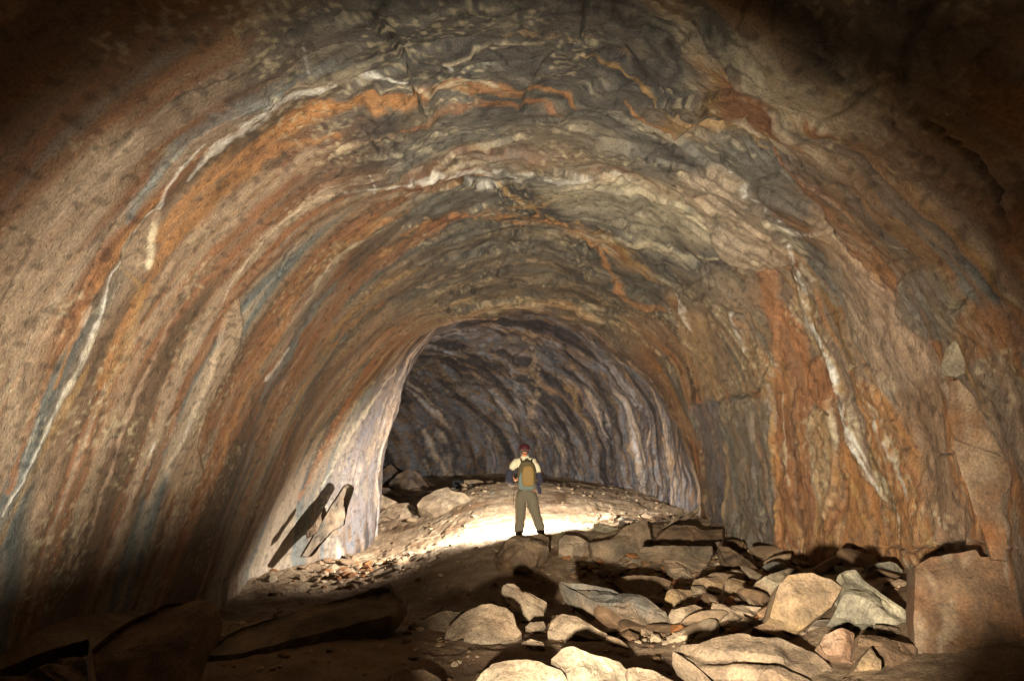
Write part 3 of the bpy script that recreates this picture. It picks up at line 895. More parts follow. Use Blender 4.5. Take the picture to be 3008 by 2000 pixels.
    try: me.set_sharp_from_angle(angle=math.radians(28))
    except Exception: pass
    c = norm01(fbm(V * 3.2, 4, 250), 1.4)[:, None]
    k2 = norm01(fbm(V * 7.5 + 9, 4, 254), 1.8)[:, None]
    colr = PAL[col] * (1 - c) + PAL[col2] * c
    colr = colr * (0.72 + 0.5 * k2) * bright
    if vert:
        vs_ = norm01(fbm(V * np.array([9, 9, 0.8]), 4, 260), 1.6)[:, None]
        colr = colr * (1 - vert * vs_) + PAL['brown'] * vert * vs_
        w2_ = 0.5 * sstep(0.62, 0.8, vnoise(V * np.array([14, 14, 1.2]), 262))[:, None]
        colr = colr * (1 - w2_) + w2_ * PAL['beige']
    st = sstep(0.62, 0.8, vnoise(V * 4.5, 257))[:, None] * 0.35
    colr = colr * (1 - st) + PAL['mauve'] * st * 0.8
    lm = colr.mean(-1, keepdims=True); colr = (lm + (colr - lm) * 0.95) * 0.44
    set_color(me, np.clip(colr, 0.01, 0.8))
    ob = new_obj(name, me, M_ROCK)
    ob.location = org
    tag(ob, label, cat, group)
    LANDM.append((org, label))
    return ob

R = rock
# -- right bank: the slab against the wall and the blocks below it
R([(2690,1655),(2740,1630),(2800,1618),(2870,1606),(2885,1632),(3000,1630),(3120,1640),(3160,2150),(2790,2150),(2720,2040),(2700,1960),(2688,1880),(2692,1740)],
  'huge orange brown slab standing against the right wall in the lower right corner', tilt=70, yaw=-22, thick=1.0, Y=4.75, col='rust', col2='mauve', bulge=0.02, rough=0.4, vert=0.7, n=220, lam=.4, edge=0.012, name='wall_slab', wob=.3)
R([(2472,1672),(2517,1661),(2542,1695),(2579,1720),(2621,1751),(2683,1793),(2677,1824),(2646,1841),(2576,1829),(2548,1821),(2514,1827),(2509,1815),(2450,1798),(2481,1737),(2489,1695)],
  'white crusted blocky boulder below the egg shaped stone, left of the huge orange slab', tilt=50, yaw=-8, thick=0.5, col='cream', col2='grey', rough=1.2)
R([(2549,1664),(2584,1650),(2615,1646),(2638,1655),(2656,1672),(2649,1706),(2641,1734),(2624,1740),(2593,1717),(2559,1692)],
  'egg shaped grey stone with a white vein perched on the white crusted boulder', tilt=60, thick=0.25, Y=6.75, col='grey', col2='cream')
R([(2321,1681),(2391,1681),(2438,1700),(2476,1721),(2444,1779),(2380,1829),(2352,1846),(2326,1841),(2309,1821),(2267,1810),(2281,1745),(2295,1709)],
  'largest smooth five sided tan block in the middle of the right hand rock pile', tilt=55, thick=0.5, lift=0.35, col='tan', col2='yellow', bulge=0.04, rough=0.5, edge=0.03, wob=.5)
R([(2225,1703),(2270,1678),(2321,1661),(2349,1664),(2360,1690),(2325,1725),(2300,1750),(2267,1773),(2231,1773),(2220,1728)],
  'tan block tucked behind the left edge of the largest five sided block', tilt=48, yaw=12, thick=0.45, col='tan', col2='cream', rough=0.8)
R([(2199,1688),(2219,1673),(2239,1666),(2263,1678),(2268,1692),(2226,1707)],
  'small rounded tan stone peeping out behind the blocks near the grey wall column', tilt=45, thick=0.3, col='tan', col2='yellow')
R([(2039,1700),(2076,1692),(2110,1687),(2125,1703),(2122,1744),(2093,1737),(2066,1710)],
  'left half of a tan boulder split by a vertical crack', tilt=42, thick=0.35, col='tan', col2='yellow', rough=.7)
R([(2131,1702),(2154,1690),(2195,1700),(2222,1720),(2215,1741),(2171,1751),(2130,1745)],
  'right half of a tan boulder split by a vertical crack, rounder than the left half', tilt=42, thick=0.35, col='tan', col2='yellow', rough=.7)
R([(2131,1680),(2144,1679),(2150,1688),(2137,1694)],
  'tiny pale chip lying in black shadow above the split boulder', tilt=40, thick=0.08, col='cream', col2='white', name='rock_chip')
R([(1814,1673),(1826,1653),(1873,1636),(1931,1630),(1975,1640),(1990,1660),(1975,1672),(1934,1657),(1880,1657),(1839,1671)],
  'left arm of a low arched ledge of layered tan rock below the pointed slab', tilt=32, thick=0.16, col='tan', col2='olive', lam=1)
R([(1945,1634),(1992,1642),(2043,1663),(2083,1687),(2036,1692),(1998,1717),(1970,1717),(1978,1690),(1962,1665)],
  'layered tan ledge sloping down to the right from the low arched ledge', tilt=30, thick=0.18, col='tan', col2='olive', lam=1.3)
R([(1876,1604),(1941,1598),(2020,1600),(2093,1601),(2097,1619),(2080,1652),(2043,1646),(1992,1625),(1920,1617),(1876,1621)],
  'long thin tan slab lying flat to the right of the pointed slab', tilt=44, thick=0.22, lift=0.5, col='tan', col2='olive', rough=.6)
R([(1734,1588),(1798,1581),(1839,1540),(1880,1524),(1902,1518),(1912,1561),(1924,1602),(1876,1621),(1822,1638),(1805,1664),(1781,1664),(1744,1646)],
  'tall pointed brown and grey slab rising against the brightly lit floor', tilt=58, yaw=6, thick=0.4, col='tan', col2='olive', bulge=0.05, rough=0.6, edge=.03, wob=.7)
R([(1910,1570),(1935,1592),(1965,1600),(1940,1606),(1915,1600)],
  'small layered wedge against the right foot of the pointed slab', tilt=45, thick=0.2, col='tan', col2='olive', lam=1)
R([(1795,1700),(1822,1688),(1883,1686),(1934,1690),(1973,1703),(1965,1720),(1954,1744),(1941,1766),(1883,1760),(1839,1734)],
  'smooth brown half round slab facing the viewer below the low arched ledge', tilt=48, thick=0.3, col='mauve', col2='tan', bulge=0.05, rough=0.35, edge=.03, wob=.5)
R([(1646,1697),(1710,1703),(1788,1717),(1839,1737),(1890,1766),(1965,1809),(1978,1846),(1978,1885),(1920,1876),(1893,1839),(1856,1822),(1798,1781),(1737,1748),(1676,1717)],
  'longest low layered tan slab running down the middle of the floor', tilt=16, thick=0.3, col='tan', col2='grey', bulge=0.03, lam=1.3, rough=.5, n=110)
R([(1958,1737),(1992,1724),(2029,1727),(2073,1749),(2043,1761),(1985,1775),(1975,1792),(1951,1775)],
  'tan wedge with ribbed top between the half round slab and the split boulder', tilt=36, thick=0.25, col='tan', col2='yellow', lam=.6)
R([(1965,1802),(1982,1785),(2043,1770),(2075,1781),(2078,1805),(2065,1839),(2056,1853),(2002,1842),(1975,1826)],
  'compact square shouldered tan block with a black gap at its right side', tilt=55, thick=0.35, col='tan', col2='beige', rough=.6)
R([(2082,1815),(2097,1758),(2127,1781),(2185,1768),(2273,1779),(2270,1822),(2205,1839),(2144,1848),(2086,1849)],
  'broad rough tan slab spread below the split boulder', tilt=30, thick=0.3, col='tan', col2='beige', lam=.8, n=96)
R([(2127,1768),(2171,1754),(2222,1753),(2215,1763),(2171,1771),(2140,1775)],
  'flat tan flake lying just under the right half of the split boulder', tilt=28, thick=0.1, lift=.1, col='tan', col2='yellow', name='rock_flake')
R([(2211,1841),(2256,1824),(2312,1827),(2368,1849),(2366,1877),(2284,1863),(2228,1850)],
  'orange brown stone crossed by a thin crack beneath the largest five sided block', tilt=38, thick=0.25, col='rust', col2='tan')
R([(2371,1841),(2396,1815),(2453,1811),(2511,1827),(2490,1841),(2438,1857),(2410,1868),(2374,1877)],
  'flat grey brown stone in the gap under the white crusted boulder', tilt=34, thick=0.22, col='grey', col2='tan')
R([(2410,1888),(2430,1857),(2469,1843),(2511,1853),(2514,1897),(2525,1914),(2517,1944),(2481,1925),(2430,1916)],
  'orange pink faceted stone left of the brown rubble near the huge slab', tilt=52, thick=0.3, col='rust', col2='pink', rough=1.1)
R([(2523,1860),(2565,1857),(2621,1871),(2688,1885),(2699,1899),(2691,1936),(2638,1947),(2605,1930),(2576,1922),(2562,1894),(2525,1893)],
  'rough brown fractured stone touching the foot of the huge orange slab', tilt=45, thick=0.3, col='brown', col2='mauve', rough=1.3, lam=.5)
R([(2568,1832),(2598,1833),(2640,1843),(2650,1862),(2610,1859),(2582,1848)],
  'small pale brown flake wedged under the white crusted boulder', tilt=35, thick=0.1, col='tan', col2='grey', name='rock_flake')
R([(2509,1969),(2531,1933),(2562,1897),(2576,1920),(2590,1936),(2592,1963),(2551,1965)],
  'pyramid shaped tan stone standing in front of the brown rubble', tilt=55, thick=0.25, lift=.15, col='tan', col2='yellow', rough=.8)
R([(1978,1893),(2002,1877),(2070,1870),(2171,1859),(2300,1878),(2368,1891),(2410,1915),(2469,1958),(2478,1990),(2485,2080),(2180,2090),(2120,2010),(2040,1935)],
  'widest flat grey tan slab lying along the bottom edge, below the black crescent shadow', tilt=22, thick=0.3, col='tan', col2='olive', bulge=0.03, lam=1.3, rough=.45, n=128, bright=.95, edge=.03)
R([(2475,1981),(2530,1966),(2593,1956),(2677,1950),(2733,1992),(2790,2080),(2450,2100)],
  'dim brown slab at the bottom edge in front of the pyramid shaped stone', tilt=22, thick=0.3, col='tan', col2='brown', lam=1, rough=.6)
R([(2772,1118),(2800,1108),(2845,1095),(2925,1070),(2985,1070),(3010,1090),(3080,1110),(3110,1640),(3000,1650),(2885,1645),(2850,1520),(2800,1330),(2775,1200)],
  'tall orange and yellow block bulging from the right edge wall above the slab', tilt=86, yaw=-60, thick=0.9, Y=4.85, col='tan', col2='rust', bulge=0.05, rough=0.35, vert=0.35, lam=.3, n=220, edge=0.02, name='wall_block', wob=.5)
R([(2752,1098),(2774,1022),(2806,1000),(2835,1045),(2853,1085),(2795,1106)],
  'grey wedge of stone stuck on top of the tall orange and yellow block', tilt=84, yaw=-58, thick=0.35, Y=5.2, col='grey', col2='cream', rough=.8)
# -- shaded hollow behind the pointed slab
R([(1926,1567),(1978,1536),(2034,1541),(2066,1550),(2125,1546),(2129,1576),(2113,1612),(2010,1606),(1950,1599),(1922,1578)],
  'dark shaded boulder between the pointed slab and the grey wall column', tilt=40, thick=0.4, col='brown', col2='mauve', bright=.8)  # dimmed brown: the pointed slab's shadow is put into its colour
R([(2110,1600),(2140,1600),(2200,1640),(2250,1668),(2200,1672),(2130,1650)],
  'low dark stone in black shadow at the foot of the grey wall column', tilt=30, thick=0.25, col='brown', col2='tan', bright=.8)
# -- slabs at the explorer's feet
R([(1478,1592),(1510,1575),(1560,1563),(1590,1562),(1612,1572),(1613,1612),(1582,1626),(1574,1650),(1546,1674),(1500,1662),(1462,1652),(1450,1628)],
  'layered brown ledge directly under the explorer with a broken right edge', tilt=38, thick=0.4, lift=.3, col='tan', col2='brown', lam=2.2, rough=1.2)
R([(1643,1580),(1660,1566),(1700,1570),(1735,1592),(1740,1647),(1720,1652),(1680,1640),(1640,1622)],
  'squat tan block between the explorer and the pointed slab', tilt=55, thick=0.35, col='tan', col2='beige', rough=.9)
R([(1660,1650),(1700,1648),(1760,1668),(1770,1684),(1715,1684),(1672,1668)],
  'low flat ledge in shadow below the squat tan block', tilt=25, thick=0.12, col='tan', col2='brown', lam=1.5)
R([(1663,1664),(1690,1666),(1722,1678),(1712,1688),(1680,1680)],
  'thin dim flake left of the half round slab', tilt=22, thick=0.06, lift=.05, col='tan', col2='grey', name='rock_flake')
# -- middle foreground
R([(1444,1757),(1438,1724),(1454,1708),(1463,1717),(1472,1735),(1482,1775),(1461,1775)],
  'upright finger like shard left of the ribbed fan shaped stone', tilt=66, thick=0.15, col='tan', col2='beige', rough=1.2, name='rock_shard')
R([(1472,1733),(1488,1717),(1506,1719),(1535,1733),(1566,1742),(1608,1764),(1597,1788),(1597,1817),(1535,1817),(1521,1826),(1508,1797),(1492,1775),(1483,1753)],
  'ribbed fan shaped tan stone with dark grooves in the middle foreground', tilt=48, thick=0.3, col='tan', col2='beige', lam=2.4, rough=1.4, n=96)
R([(1330,1815),(1383,1779),(1412,1768),(1446,1766),(1488,1775),(1510,1797),(1517,1824),(1532,1848),(1519,1866),(1470,1878),(1440,1892),(1400,1905),(1340,1895),(1300,1870),(1310,1835)],
  'smooth rounded boulder half in shadow with a lit nose pointing right', tilt=34, thick=0.35, col='tan', col2='beige', bulge=.16, rough=.5, n=96)
R([(1200,1830),(1260,1808),(1330,1790),(1370,1785),(1330,1830),(1300,1860),(1230,1850)],
  'dim low ridge of rock left of the smooth rounded boulder', tilt=24, thick=0.3, col='tan', col2='olive', bulge=.1, rough=.6)
R([(1292,1786),(1300,1780),(1311,1782),(1318,1792),(1342,1802),(1322,1806),(1296,1796)],
  'little pale knob of stone on the dim ridge', tilt=45, thick=0.08, lift=.2, col='cream', col2='tan', name='rock_chip')
R([(1539,1840),(1557,1826),(1597,1822),(1604,1835),(1573,1854)],
  'small lens shaped stone under the ribbed fan shaped stone', tilt=40, thick=0.1, col='tan', col2='beige', name='cobble')
R([(1610,1843),(1619,1815),(1646,1797),(1690,1802),(1737,1829),(1788,1856),(1824,1887),(1792,1877),(1737,1868),(1690,1858),(1642,1848)],
  'bright leaf shaped stone tapering to a point on the right', tilt=38, thick=0.3, lift=.1, col='beige', col2='tan', bulge=.10, rough=.6, n=96)
R([(1541,1880),(1557,1873),(1591,1882),(1598,1890),(1602,1918),(1579,1909)],
  'small triangular flake with two grooves left of the bright foreground rocks', tilt=38, thick=0.1, col='tan', col2='beige', lam=2, name='rock_flake')
R([(1375,2020),(1410,1969),(1446,1942),(1517,1929),(1593,1938),(1646,1960),(1672,2000),(1680,2100),(1380,2100)],
  'brightest cream boulder with a glittering crust at the bottom edge', tilt=42, thick=0.4, col='cream', col2='beige', bulge=.18, rough=.6, n=96)
R([(1620,1927),(1649,1903),(1676,1896),(1717,1905),(1792,1922),(1826,1935),(1838,1954),(1866,1975),(1875,2090),(1690,2090),(1660,1962)],
  'pale knuckled boulder right of the brightest cream boulder', tilt=44, thick=0.45, col='beige', col2='cream', bulge=.16, rough=1.0, n=110)
R([(1840,1955),(1870,1949),(1907,1954),(1951,1975),(1995,2000),(2040,2090),(1870,2090)],
  'pale smooth shoulder of rock right of the knuckled boulder', tilt=40, thick=0.4, col='beige', col2='tan', bulge=.12, rough=.4)
R([(1828,1920),(1838,1912),(1850,1925),(1842,1932)],
  'single tiny pale chip alone in the black foreground shadow', tilt=40, thick=0.05, col='cream', col2='tan', name='rock_chip')
# -- dark left foreground
R([(1205,1938),(1240,1916),(1276,1929),(1276,1947),(1242,1956)],
  'dim lens shaped stone on the dark floor left of the brightest boulder', tilt=36, thick=0.2, col='tan', col2='olive', name='cobble')
R([(1110,2000),(1180,1958),(1244,1962),(1290,1981),(1330,2030),(1330,2100),(1080,2100)],
  'dim brown boulder at the bottom edge below the lens shaped stone', tilt=40, thick=0.35, col='tan', col2='brown', rough=.7)
R([(560,1905),(700,1832),(900,1770),(1060,1728),(1145,1698),(1192,1748),(1150,1790),(900,1850),(700,1905)],
  'long low whaleback slab half lost in the dark left of centre', tilt=15, thick=0.35, lift=.3, col='tan', col2='olive', bulge=.16, rough=.55, n=110)
R([(262,1895),(330,1838),(400,1800),(480,1762),(545,1752),(610,1752),(632,1775),(600,1830),(560,1930),(520,2060),(300,2080),(275,1990)],
  'large dark slab against the foot of the left wall, a black gap behind it', tilt=38, thick=0.4, lift=.35, col='mauve', col2='brown', rough=.4, bulge=.05, n=96)
R([(-80,1985),(60,1925),(180,1880),(262,1860),(255,1960),(240,2080),(-80,2100)],
  'dark low slab in the bottom left corner at the foot of the wall', tilt=18, thick=0.3, col='brown', col2='mauve', rough=.8, lam=1)
# -- beyond the crest, on the lit floor
R([(1004,1444),(1021,1419),(1043,1427),(1040,1444),(1021,1504),(1015,1540),(982,1558),(955,1588),(919,1634),(888,1634),(911,1598),(968,1499)],
  'tall leaning shard with a pale face propped against the left wall beyond the dark', tilt=74, yaw=40, Y=13.4, thick=0.22, col='tan', col2='grey', bulge=.08, rough=.9, name='rock_shard', n=90)
R([(955,1486),(959,1504),(930,1567),(905,1580),(900,1562),(919,1545),(941,1510)],
  'thin splinter of rock just left of the tall leaning shard', tilt=74, yaw=40, Y=13.3, thick=0.08, col='brown', col2='tan', name='rock_shard')
R([(1062,1457),(1084,1452),(1112,1447),(1139,1460),(1166,1472),(1137,1487),(1109,1495),(1081,1506),(1068,1485)],
  'pointed tan boulder at the foot of the pale wall corner beyond the crest', tilt=62, thick=0.4, Y=18.2, col='tan', col2='beige', rough=.5, bulge=.05)
R([(1098,1527),(1109,1507),(1139,1485),(1175,1473),(1208,1475),(1224,1488),(1216,1506),(1213,1528),(1167,1529),(1139,1529)],
  'middle domed tan boulder of the row beyond the crest', tilt=50, thick=0.5, col='tan', col2='beige', rough=.6, lam=.6)
R([(1223,1477),(1241,1455),(1277,1435),(1316,1425),(1326,1438),(1368,1445),(1382,1460),(1376,1473),(1346,1476),(1318,1490),(1272,1506),(1250,1492),(1227,1484)],
  'largest flat tan boulder of the row beyond the crest, left of the explorer', tilt=36, thick=0.5, lift=.4, col='tan', col2='beige', rough=.3, bulge=.05, edge=.03, wob=.6)
R([(1362,1408),(1401,1407),(1456,1425),(1462,1437),(1437,1440),(1365,1428)],
  'tilted plank like tan slab against the far wall', tilt=60, thick=0.3, Y=21.5, col='tan', col2='yellow', rough=.5)
R([(1328,1411),(1345,1408),(1361,1412),(1359,1429),(1330,1428)],
  'dark gap put in as black stone beside the plank like slab at the far wall', tilt=60, thick=0.3, Y=21.4, col='black', col2='dark', bright=.5)  # black stone stands in for a shaded gap
R([(1462,1424),(1487,1414),(1512,1426),(1512,1452),(1470,1444)],
  'tan rounded stone just behind the explorer left elbow', tilt=50, thick=0.3, Y=20.5, col='tan', col2='beige')
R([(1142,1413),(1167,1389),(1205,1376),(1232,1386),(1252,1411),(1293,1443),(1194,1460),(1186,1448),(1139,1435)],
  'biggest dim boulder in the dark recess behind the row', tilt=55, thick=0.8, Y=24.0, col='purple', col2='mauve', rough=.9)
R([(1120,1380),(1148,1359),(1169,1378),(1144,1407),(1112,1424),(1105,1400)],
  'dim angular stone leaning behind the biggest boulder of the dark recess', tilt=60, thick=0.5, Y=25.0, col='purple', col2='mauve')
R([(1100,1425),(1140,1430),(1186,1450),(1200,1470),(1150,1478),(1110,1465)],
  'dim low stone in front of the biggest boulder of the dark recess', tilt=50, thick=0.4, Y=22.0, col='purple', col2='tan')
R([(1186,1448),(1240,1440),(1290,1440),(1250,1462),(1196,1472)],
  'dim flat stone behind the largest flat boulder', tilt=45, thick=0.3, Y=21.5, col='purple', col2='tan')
R([(982,1581),(993,1568),(1043,1557),(1061,1570),(1034,1586),(1004,1586)],
  'flat tan plate on the lit floor right of the tall leaning shard', tilt=24, thick=0.12, col='beige', col2='tan', rough=.5, name='rock_flake')
R([(1140,1517),(1175,1510),(1212,1506),(1212,1516),(1160,1524)],
  'thin pinkish flake leaning on the middle domed boulder', tilt=40, thick=0.1, lift=.15, col='pink', col2='beige', name='rock_flake')
R([(1975,1529),(1994,1492),(2004,1490),(2010,1497),(1987,1531),(1930,1566),(1922,1562)],
  'long narrow slab propped up at the right wall, the steeper of two', tilt=55, thick=0.12, col='beige', col2='tan', rough=.6)
R([(1982,1534),(2031,1501),(2050,1488),(2056,1494),(2033,1515),(1992,1541)],
  'long narrow slab propped up at the right wall, the lower and flatter of two', tilt=50, thick=0.12, col='beige', col2='tan', rough=.6)
R([(1839,1529),(1875,1527),(1879,1535),(1840,1538)],
  'small white flat chip behind the tip of the pointed slab', tilt=35, thick=0.06, col='white', col2='cream', name='rock_chip')
R([(1803,1531),(1849,1518),(1863,1524),(1828,1537),(1805,1537)],
  'dark brown flat flake left of the small white chip', tilt=30, thick=0.1, col='brown', col2='dark', bright=.7, name='rock_flake')
R([(1743,1536),(1763,1532),(1805,1546),(1810,1557),(1787,1569),(1749,1545)],
  'pale wedge on the lit floor left of the pointed slab', tilt=38, thick=0.15, col='beige', col2='cream', rough=.6)
R([(1875,1510),(1900,1500),(1935,1505),(1960,1500),(1965,1515),(1930,1528),(1890,1524)],
  'pinkish flat slab on the lit floor behind the pointed slab', tilt=24, thick=0.12, col='pink', col2='beige', rough=.6)
R([(1760,1505),(1800,1502),(1812,1515),(1800,1526),(1765,1520)],
  'low pinkish stone at the foot of the far wall right of the explorer', tilt=34, thick=0.12, col='pink', col2='beige')
# -- boulders by the photographer's feet, which throw the large shadows over the floor
def big_boulder(label, loc, size, seed, name='boulder'):
    bm = bmesh.new()
    bmesh.ops.create_icosphere(bm, subdivisions=5, radius=1)
    V = np.array([v.co[:] for v in bm.verts])
    dirn = V / np.linalg.norm(V, axis=1, keepdims=True)
    boxy = dirn / (np.abs(dirn) ** 6).sum(1, keepdims=True) ** (1 / 6)
    h = 1 + 0.06 * fbm(dirn * 1.6 + seed, 4, 300) + 0.03 * fbm(dirn * 6 + seed, 3, 303)
    V2 = boxy * h[:, None] * np.array(size)
    for v, c in zip(bm.verts, V2): v.co = c
    me = bpy.data.meshes.new(name); bm.to_mesh(me); bm.free()
    me.polygons.foreach_set('use_smooth', np.ones(len(me.polygons), bool))
    c = norm01(fbm(V2 * 3, 4, 250), 1.4)[:, None]
    set_color(me, PAL['tan'] * (1 - c) + PAL['brown'] * c)
    o = new_obj(name, me, M_ROCK); o.location = loc
    tag(o, label, 'rock')
    return o
big_boulder('tall squared boulder beside the photographer, left of the lamp, out of the frame', (-0.86, 1.18, 0.765), (0.50, 0.16, 0.77), 3.0).rotation_euler = (0, -0.06, 0.576)
big_boulder('knobbly boulder beside the photographer, right of the lamp, out of the frame', (0.60, 1.55, 0.70), (0.19, 0.19, 0.70), 8.0)

# -- loose debris: chips and cobbles
def debris(name, n, region_fn, smin, smax, seed, label, cols, mat=M_ROCK):
    r = np.random.default_rng(seed)
    bm = bmesh.new(); bmesh.ops.create_icosphere(bm, subdivisions=1, radius=1)
    bv = np.array([v.co[:] for v in bm.verts]); bf = np.array([[v.index for v in f.verts] for f in bm.faces]); bm.free()
    AV, AF, AC = [], [], []
    k = 0
    while k < n:
        X, Y = region_fn(r)
        s = smin * (smax / smin) ** (r.random() ** 2.2)
        v = bv * (1 + 0.35 * (r.random((len(bv), 1)) - 0.5)) * np.array([1.3, 1.0, 0.45 + 0.3 * r.random()]) * s
        a = r.random() * 6.28; ca, sa = math.cos(a), math.sin(a)
        v = np.stack([v[:, 0] * ca - v[:, 1] * sa, v[:, 0] * sa + v[:, 1] * ca, v[:, 2] + v[:, 0] * (r.random() - 0.5) * 0.7], -1)
        z = float(floor_h(X, Y))
        AV.append(v + np.array([X, Y, z + 0.15 * s])); AF.append(bf + k * len(bv))
        c = PAL[cols[r.integers(len(cols))]] * (0.38 + 0.3 * r.random())
        AC.append(np.tile(c, (len(bv), 1)))
        k += 1
    me = mesh_from(name, np.vstack(AV), np.vstack(AF), smooth=False)
    set_color(me, np.clip(np.vstack(AC), 0.01, 0.8))
    o = new_obj(name, me, mat)
    tag(o, label, kind='stuff')
    return o
def reg_right(r):
    while True:
        X = r.uniform(0.9, 5.0); Y = r.uniform(6.3, 12)
        if X < 0.35 * Y + 1.3: return X, Y
SHORT = [('huge orange brown', 'huge orange slab'), ('white crusted', 'white crusted boulder'), ('egg shaped', 'egg shaped stone'), ('largest smooth five', 'five sided block'),
         ('left half of a tan', 'split boulder'), ('low arched ledge of', 'arched ledge'), ('long thin tan slab', 'long thin slab'), ('tall pointed', 'pointed slab'), ('half round slab facing', 'half round slab'),
         ('longest low', 'longest layered slab'), ('compact square', 'square shouldered block'), ('broad rough', 'broad rough slab'), ('orange brown stone crossed', 'cracked orange stone'),
         ('orange pink faceted', 'orange pink stone'), ('rough brown fractured', 'fractured brown stone'), ('widest flat', 'widest bottom slab'), ('dark shaded boulder', 'dark shaded boulder'),
         ('layered brown ledge directly', 'ledge under the explorer'), ('squat tan', 'squat tan block'), ('ribbed fan', 'fan shaped stone'), ('smooth rounded boulder half', 'half shadowed round boulder'),
         ('bright leaf', 'leaf shaped stone'), ('long low whaleback', 'whaleback slab'), ('tall leaning', 'tall leaning shard'), ('pointed tan boulder', 'pointed tan boulder'), ('middle domed', 'middle domed boulder'),
         ('largest flat tan', 'largest flat boulder'), ('pale wedge', 'pale wedge'), ('long narrow slab propped up at the right wall, the steeper', 'steeper propped slab'),
         ('wedge with ribbed', 'ribbed wedge'), ('low dark stone', 'low dark stone'), ('flat tan plate', 'flat tan plate'), ('small rounded tan', 'rounded stone behind the blocks')]
def near_label(X, Y, s_, colour):
    best = None
    for pos, lab in LANDM:
        for key, sh in SHORT:
            if key in lab:
                d = math.hypot(pos[0] - X, pos[1] - Y)
                if best is None or d < best[0]: best = (d, pos, sh)
    d, pos, sh = best
    dx, dy = X - pos[0], Y - pos[1]
    if abs(dx) > abs(dy): side = 'right of' if dx > 0 else 'left of'
    else: side = 'behind' if dy > 0 else 'in front of'
    how = 'touching distance' if d < 0.35 else ('a short way' if d < 0.8 else 'well away')
    where = {'touching distance': 'close by, ', 'a short way': '', 'well away': 'some way '}[how]
    size = 'tiny' if s_ < 0.06 else ('small' if s_ < 0.11 else ('middling' if s_ < 0.17 else 'large'))
    return f'{size} {colour} angular stone {where}{side} the {sh}'
def cobbles():
    names = ['tan', 'beige', 'reddish brown', 'tan', 'dark brown', 'tan', 'grey', 'beige']
    r = np.random.default_rng(77)
    protos = []
    for k in range(8):
        bm = bmesh.new(); bmesh.ops.create_icosphere(bm, subdivisions=3, radius=1)
        V = np.array([v.co[:] for v in bm.verts])
        for _ in range(9):
            d = r.normal(size=3); d /= np.linalg.norm(d); off = r.uniform(0.45, 0.8)
            e = V @ d - off
            V = V - np.where(e > 0, e, 0)[:, None] * d
        V = V * np.array([1.3, 0.95, 0.5]) + 0.03 * fbm(V * 3 + k, 3, 500)[:, None] * V
        for v, q in zip(bm.verts, V): v.co = q
        me = bpy.data.meshes.new('angular_stone'); bm.to_mesh(me); bm.free()
        me.polygons.foreach_set('use_smooth', np.ones(len(me.polygons), bool))
        me.set_sharp_from_angle(angle=math.radians(20))
        base_c = PAL[['tan', 'beige', 'mauve', 'tan', 'brown', 'tan', 'grey', 'beige'][k]]
        c = norm01(fbm(V * 3 + k, 3, 510), 1.5)[:, None]
        set_color(me, base_c * (0.34 + 0.26 * c))
        me.materials.append(M_ROCK)
        protos.append(me)
    def put(n, fn, smin, smax, label, group):
        for k in range(n):
            X, Y = fn(r)
            s_ = smin * (smax / smin) ** (r.random() ** 1.6)
            kp = int(r.integers(8)); o = bpy.data.objects.new('stone', protos[kp]); COL.objects.link(o)
            o.location = (X, Y, float(floor_h(X, Y)) + 0.22 * s_)
            o.rotation_euler = (r.normal() * 0.3, r.normal() * 0.3, r.random() * 6.28)
            o.scale = (s_ * r.uniform(.8, 1.3), s_ * r.uniform(.8, 1.2), s_ * r.uniform(.6, 1.2))
            tag(o, near_label(X, Y, s_, names[kp]), 'rock', group)
    put(200, reg_right, 0.07, 0.27, 'small angular brown stone packed in the rubble between the big right hand blocks', 'angular stones in the right hand rubble')
    put(16, lambda r: (r.uniform(-1.8, 1.0), r.uniform(6.0, 9.5)), 0.03, 0.09, 'small loose stone in the dark middle foreground', 'loose stones of the dark foreground')
    put(34, lambda r: (r.normal(-3.1, 0.5), r.normal(13.9, 0.6)), 0.06, 0.16, 'flat broken stone heaped at the foot of the left wall beyond the dark', 'broken stones at the foot of the left wall')
    put(26, lambda r: (r.uniform(1.2, 3.6), r.uniform(13.2, 15.4)), 0.06, 0.18, 'pale stone on the lit floor beyond the pointed slab', 'pale stones right of the explorer')
    put(16, lambda r: (r.uniform(-2.8, -0.5), r.uniform(17.5, 21)), 0.06, 0.2, 'pale stone on the lit floor near the row of domed boulders', 'pale stones beyond the crest')

debris('rock_rubble', 1500, reg_right, 0.015, 0.12, 41, 'brown and tan rubble filling the gaps between the boulders on the right', ['tan', 'brown', 'beige', 'mauve', 'rust'])
debris('rock_grit', 1300, lambda r: (r.uniform(-3.6, 1.8), r.uniform(4.8, 12.5)), 0.008, 0.05, 42, 'loose grit on the dark middle floor', ['tan', 'beige', 'brown'])
def reg_lit(r):
    while True:
        X = r.uniform(-4.2, 3.9); Y = r.uniform(12.9, 21)
        if X < 4.0 and Y > 12.9 + max(0, -X) * -0.2: return X, Y
debris('rock_crumbs', 900, reg_lit, 0.012, 0.075, 43, 'crumbs and small chips scattered over the lit floor beyond the crest', ['tan', 'beige', 'pink', 'beige', 'brown'])
cobbles()
debris('rock_litter', 260, lambda r: (r.normal(-3.0, 0.55), r.normal(13.2, 0.7)), 0.03, 0.14, 44, 'flat reddish chips heaped at the foot of the left wall beyond the dark', ['tan', 'beige', 'pink', 'rust', 'tan'])

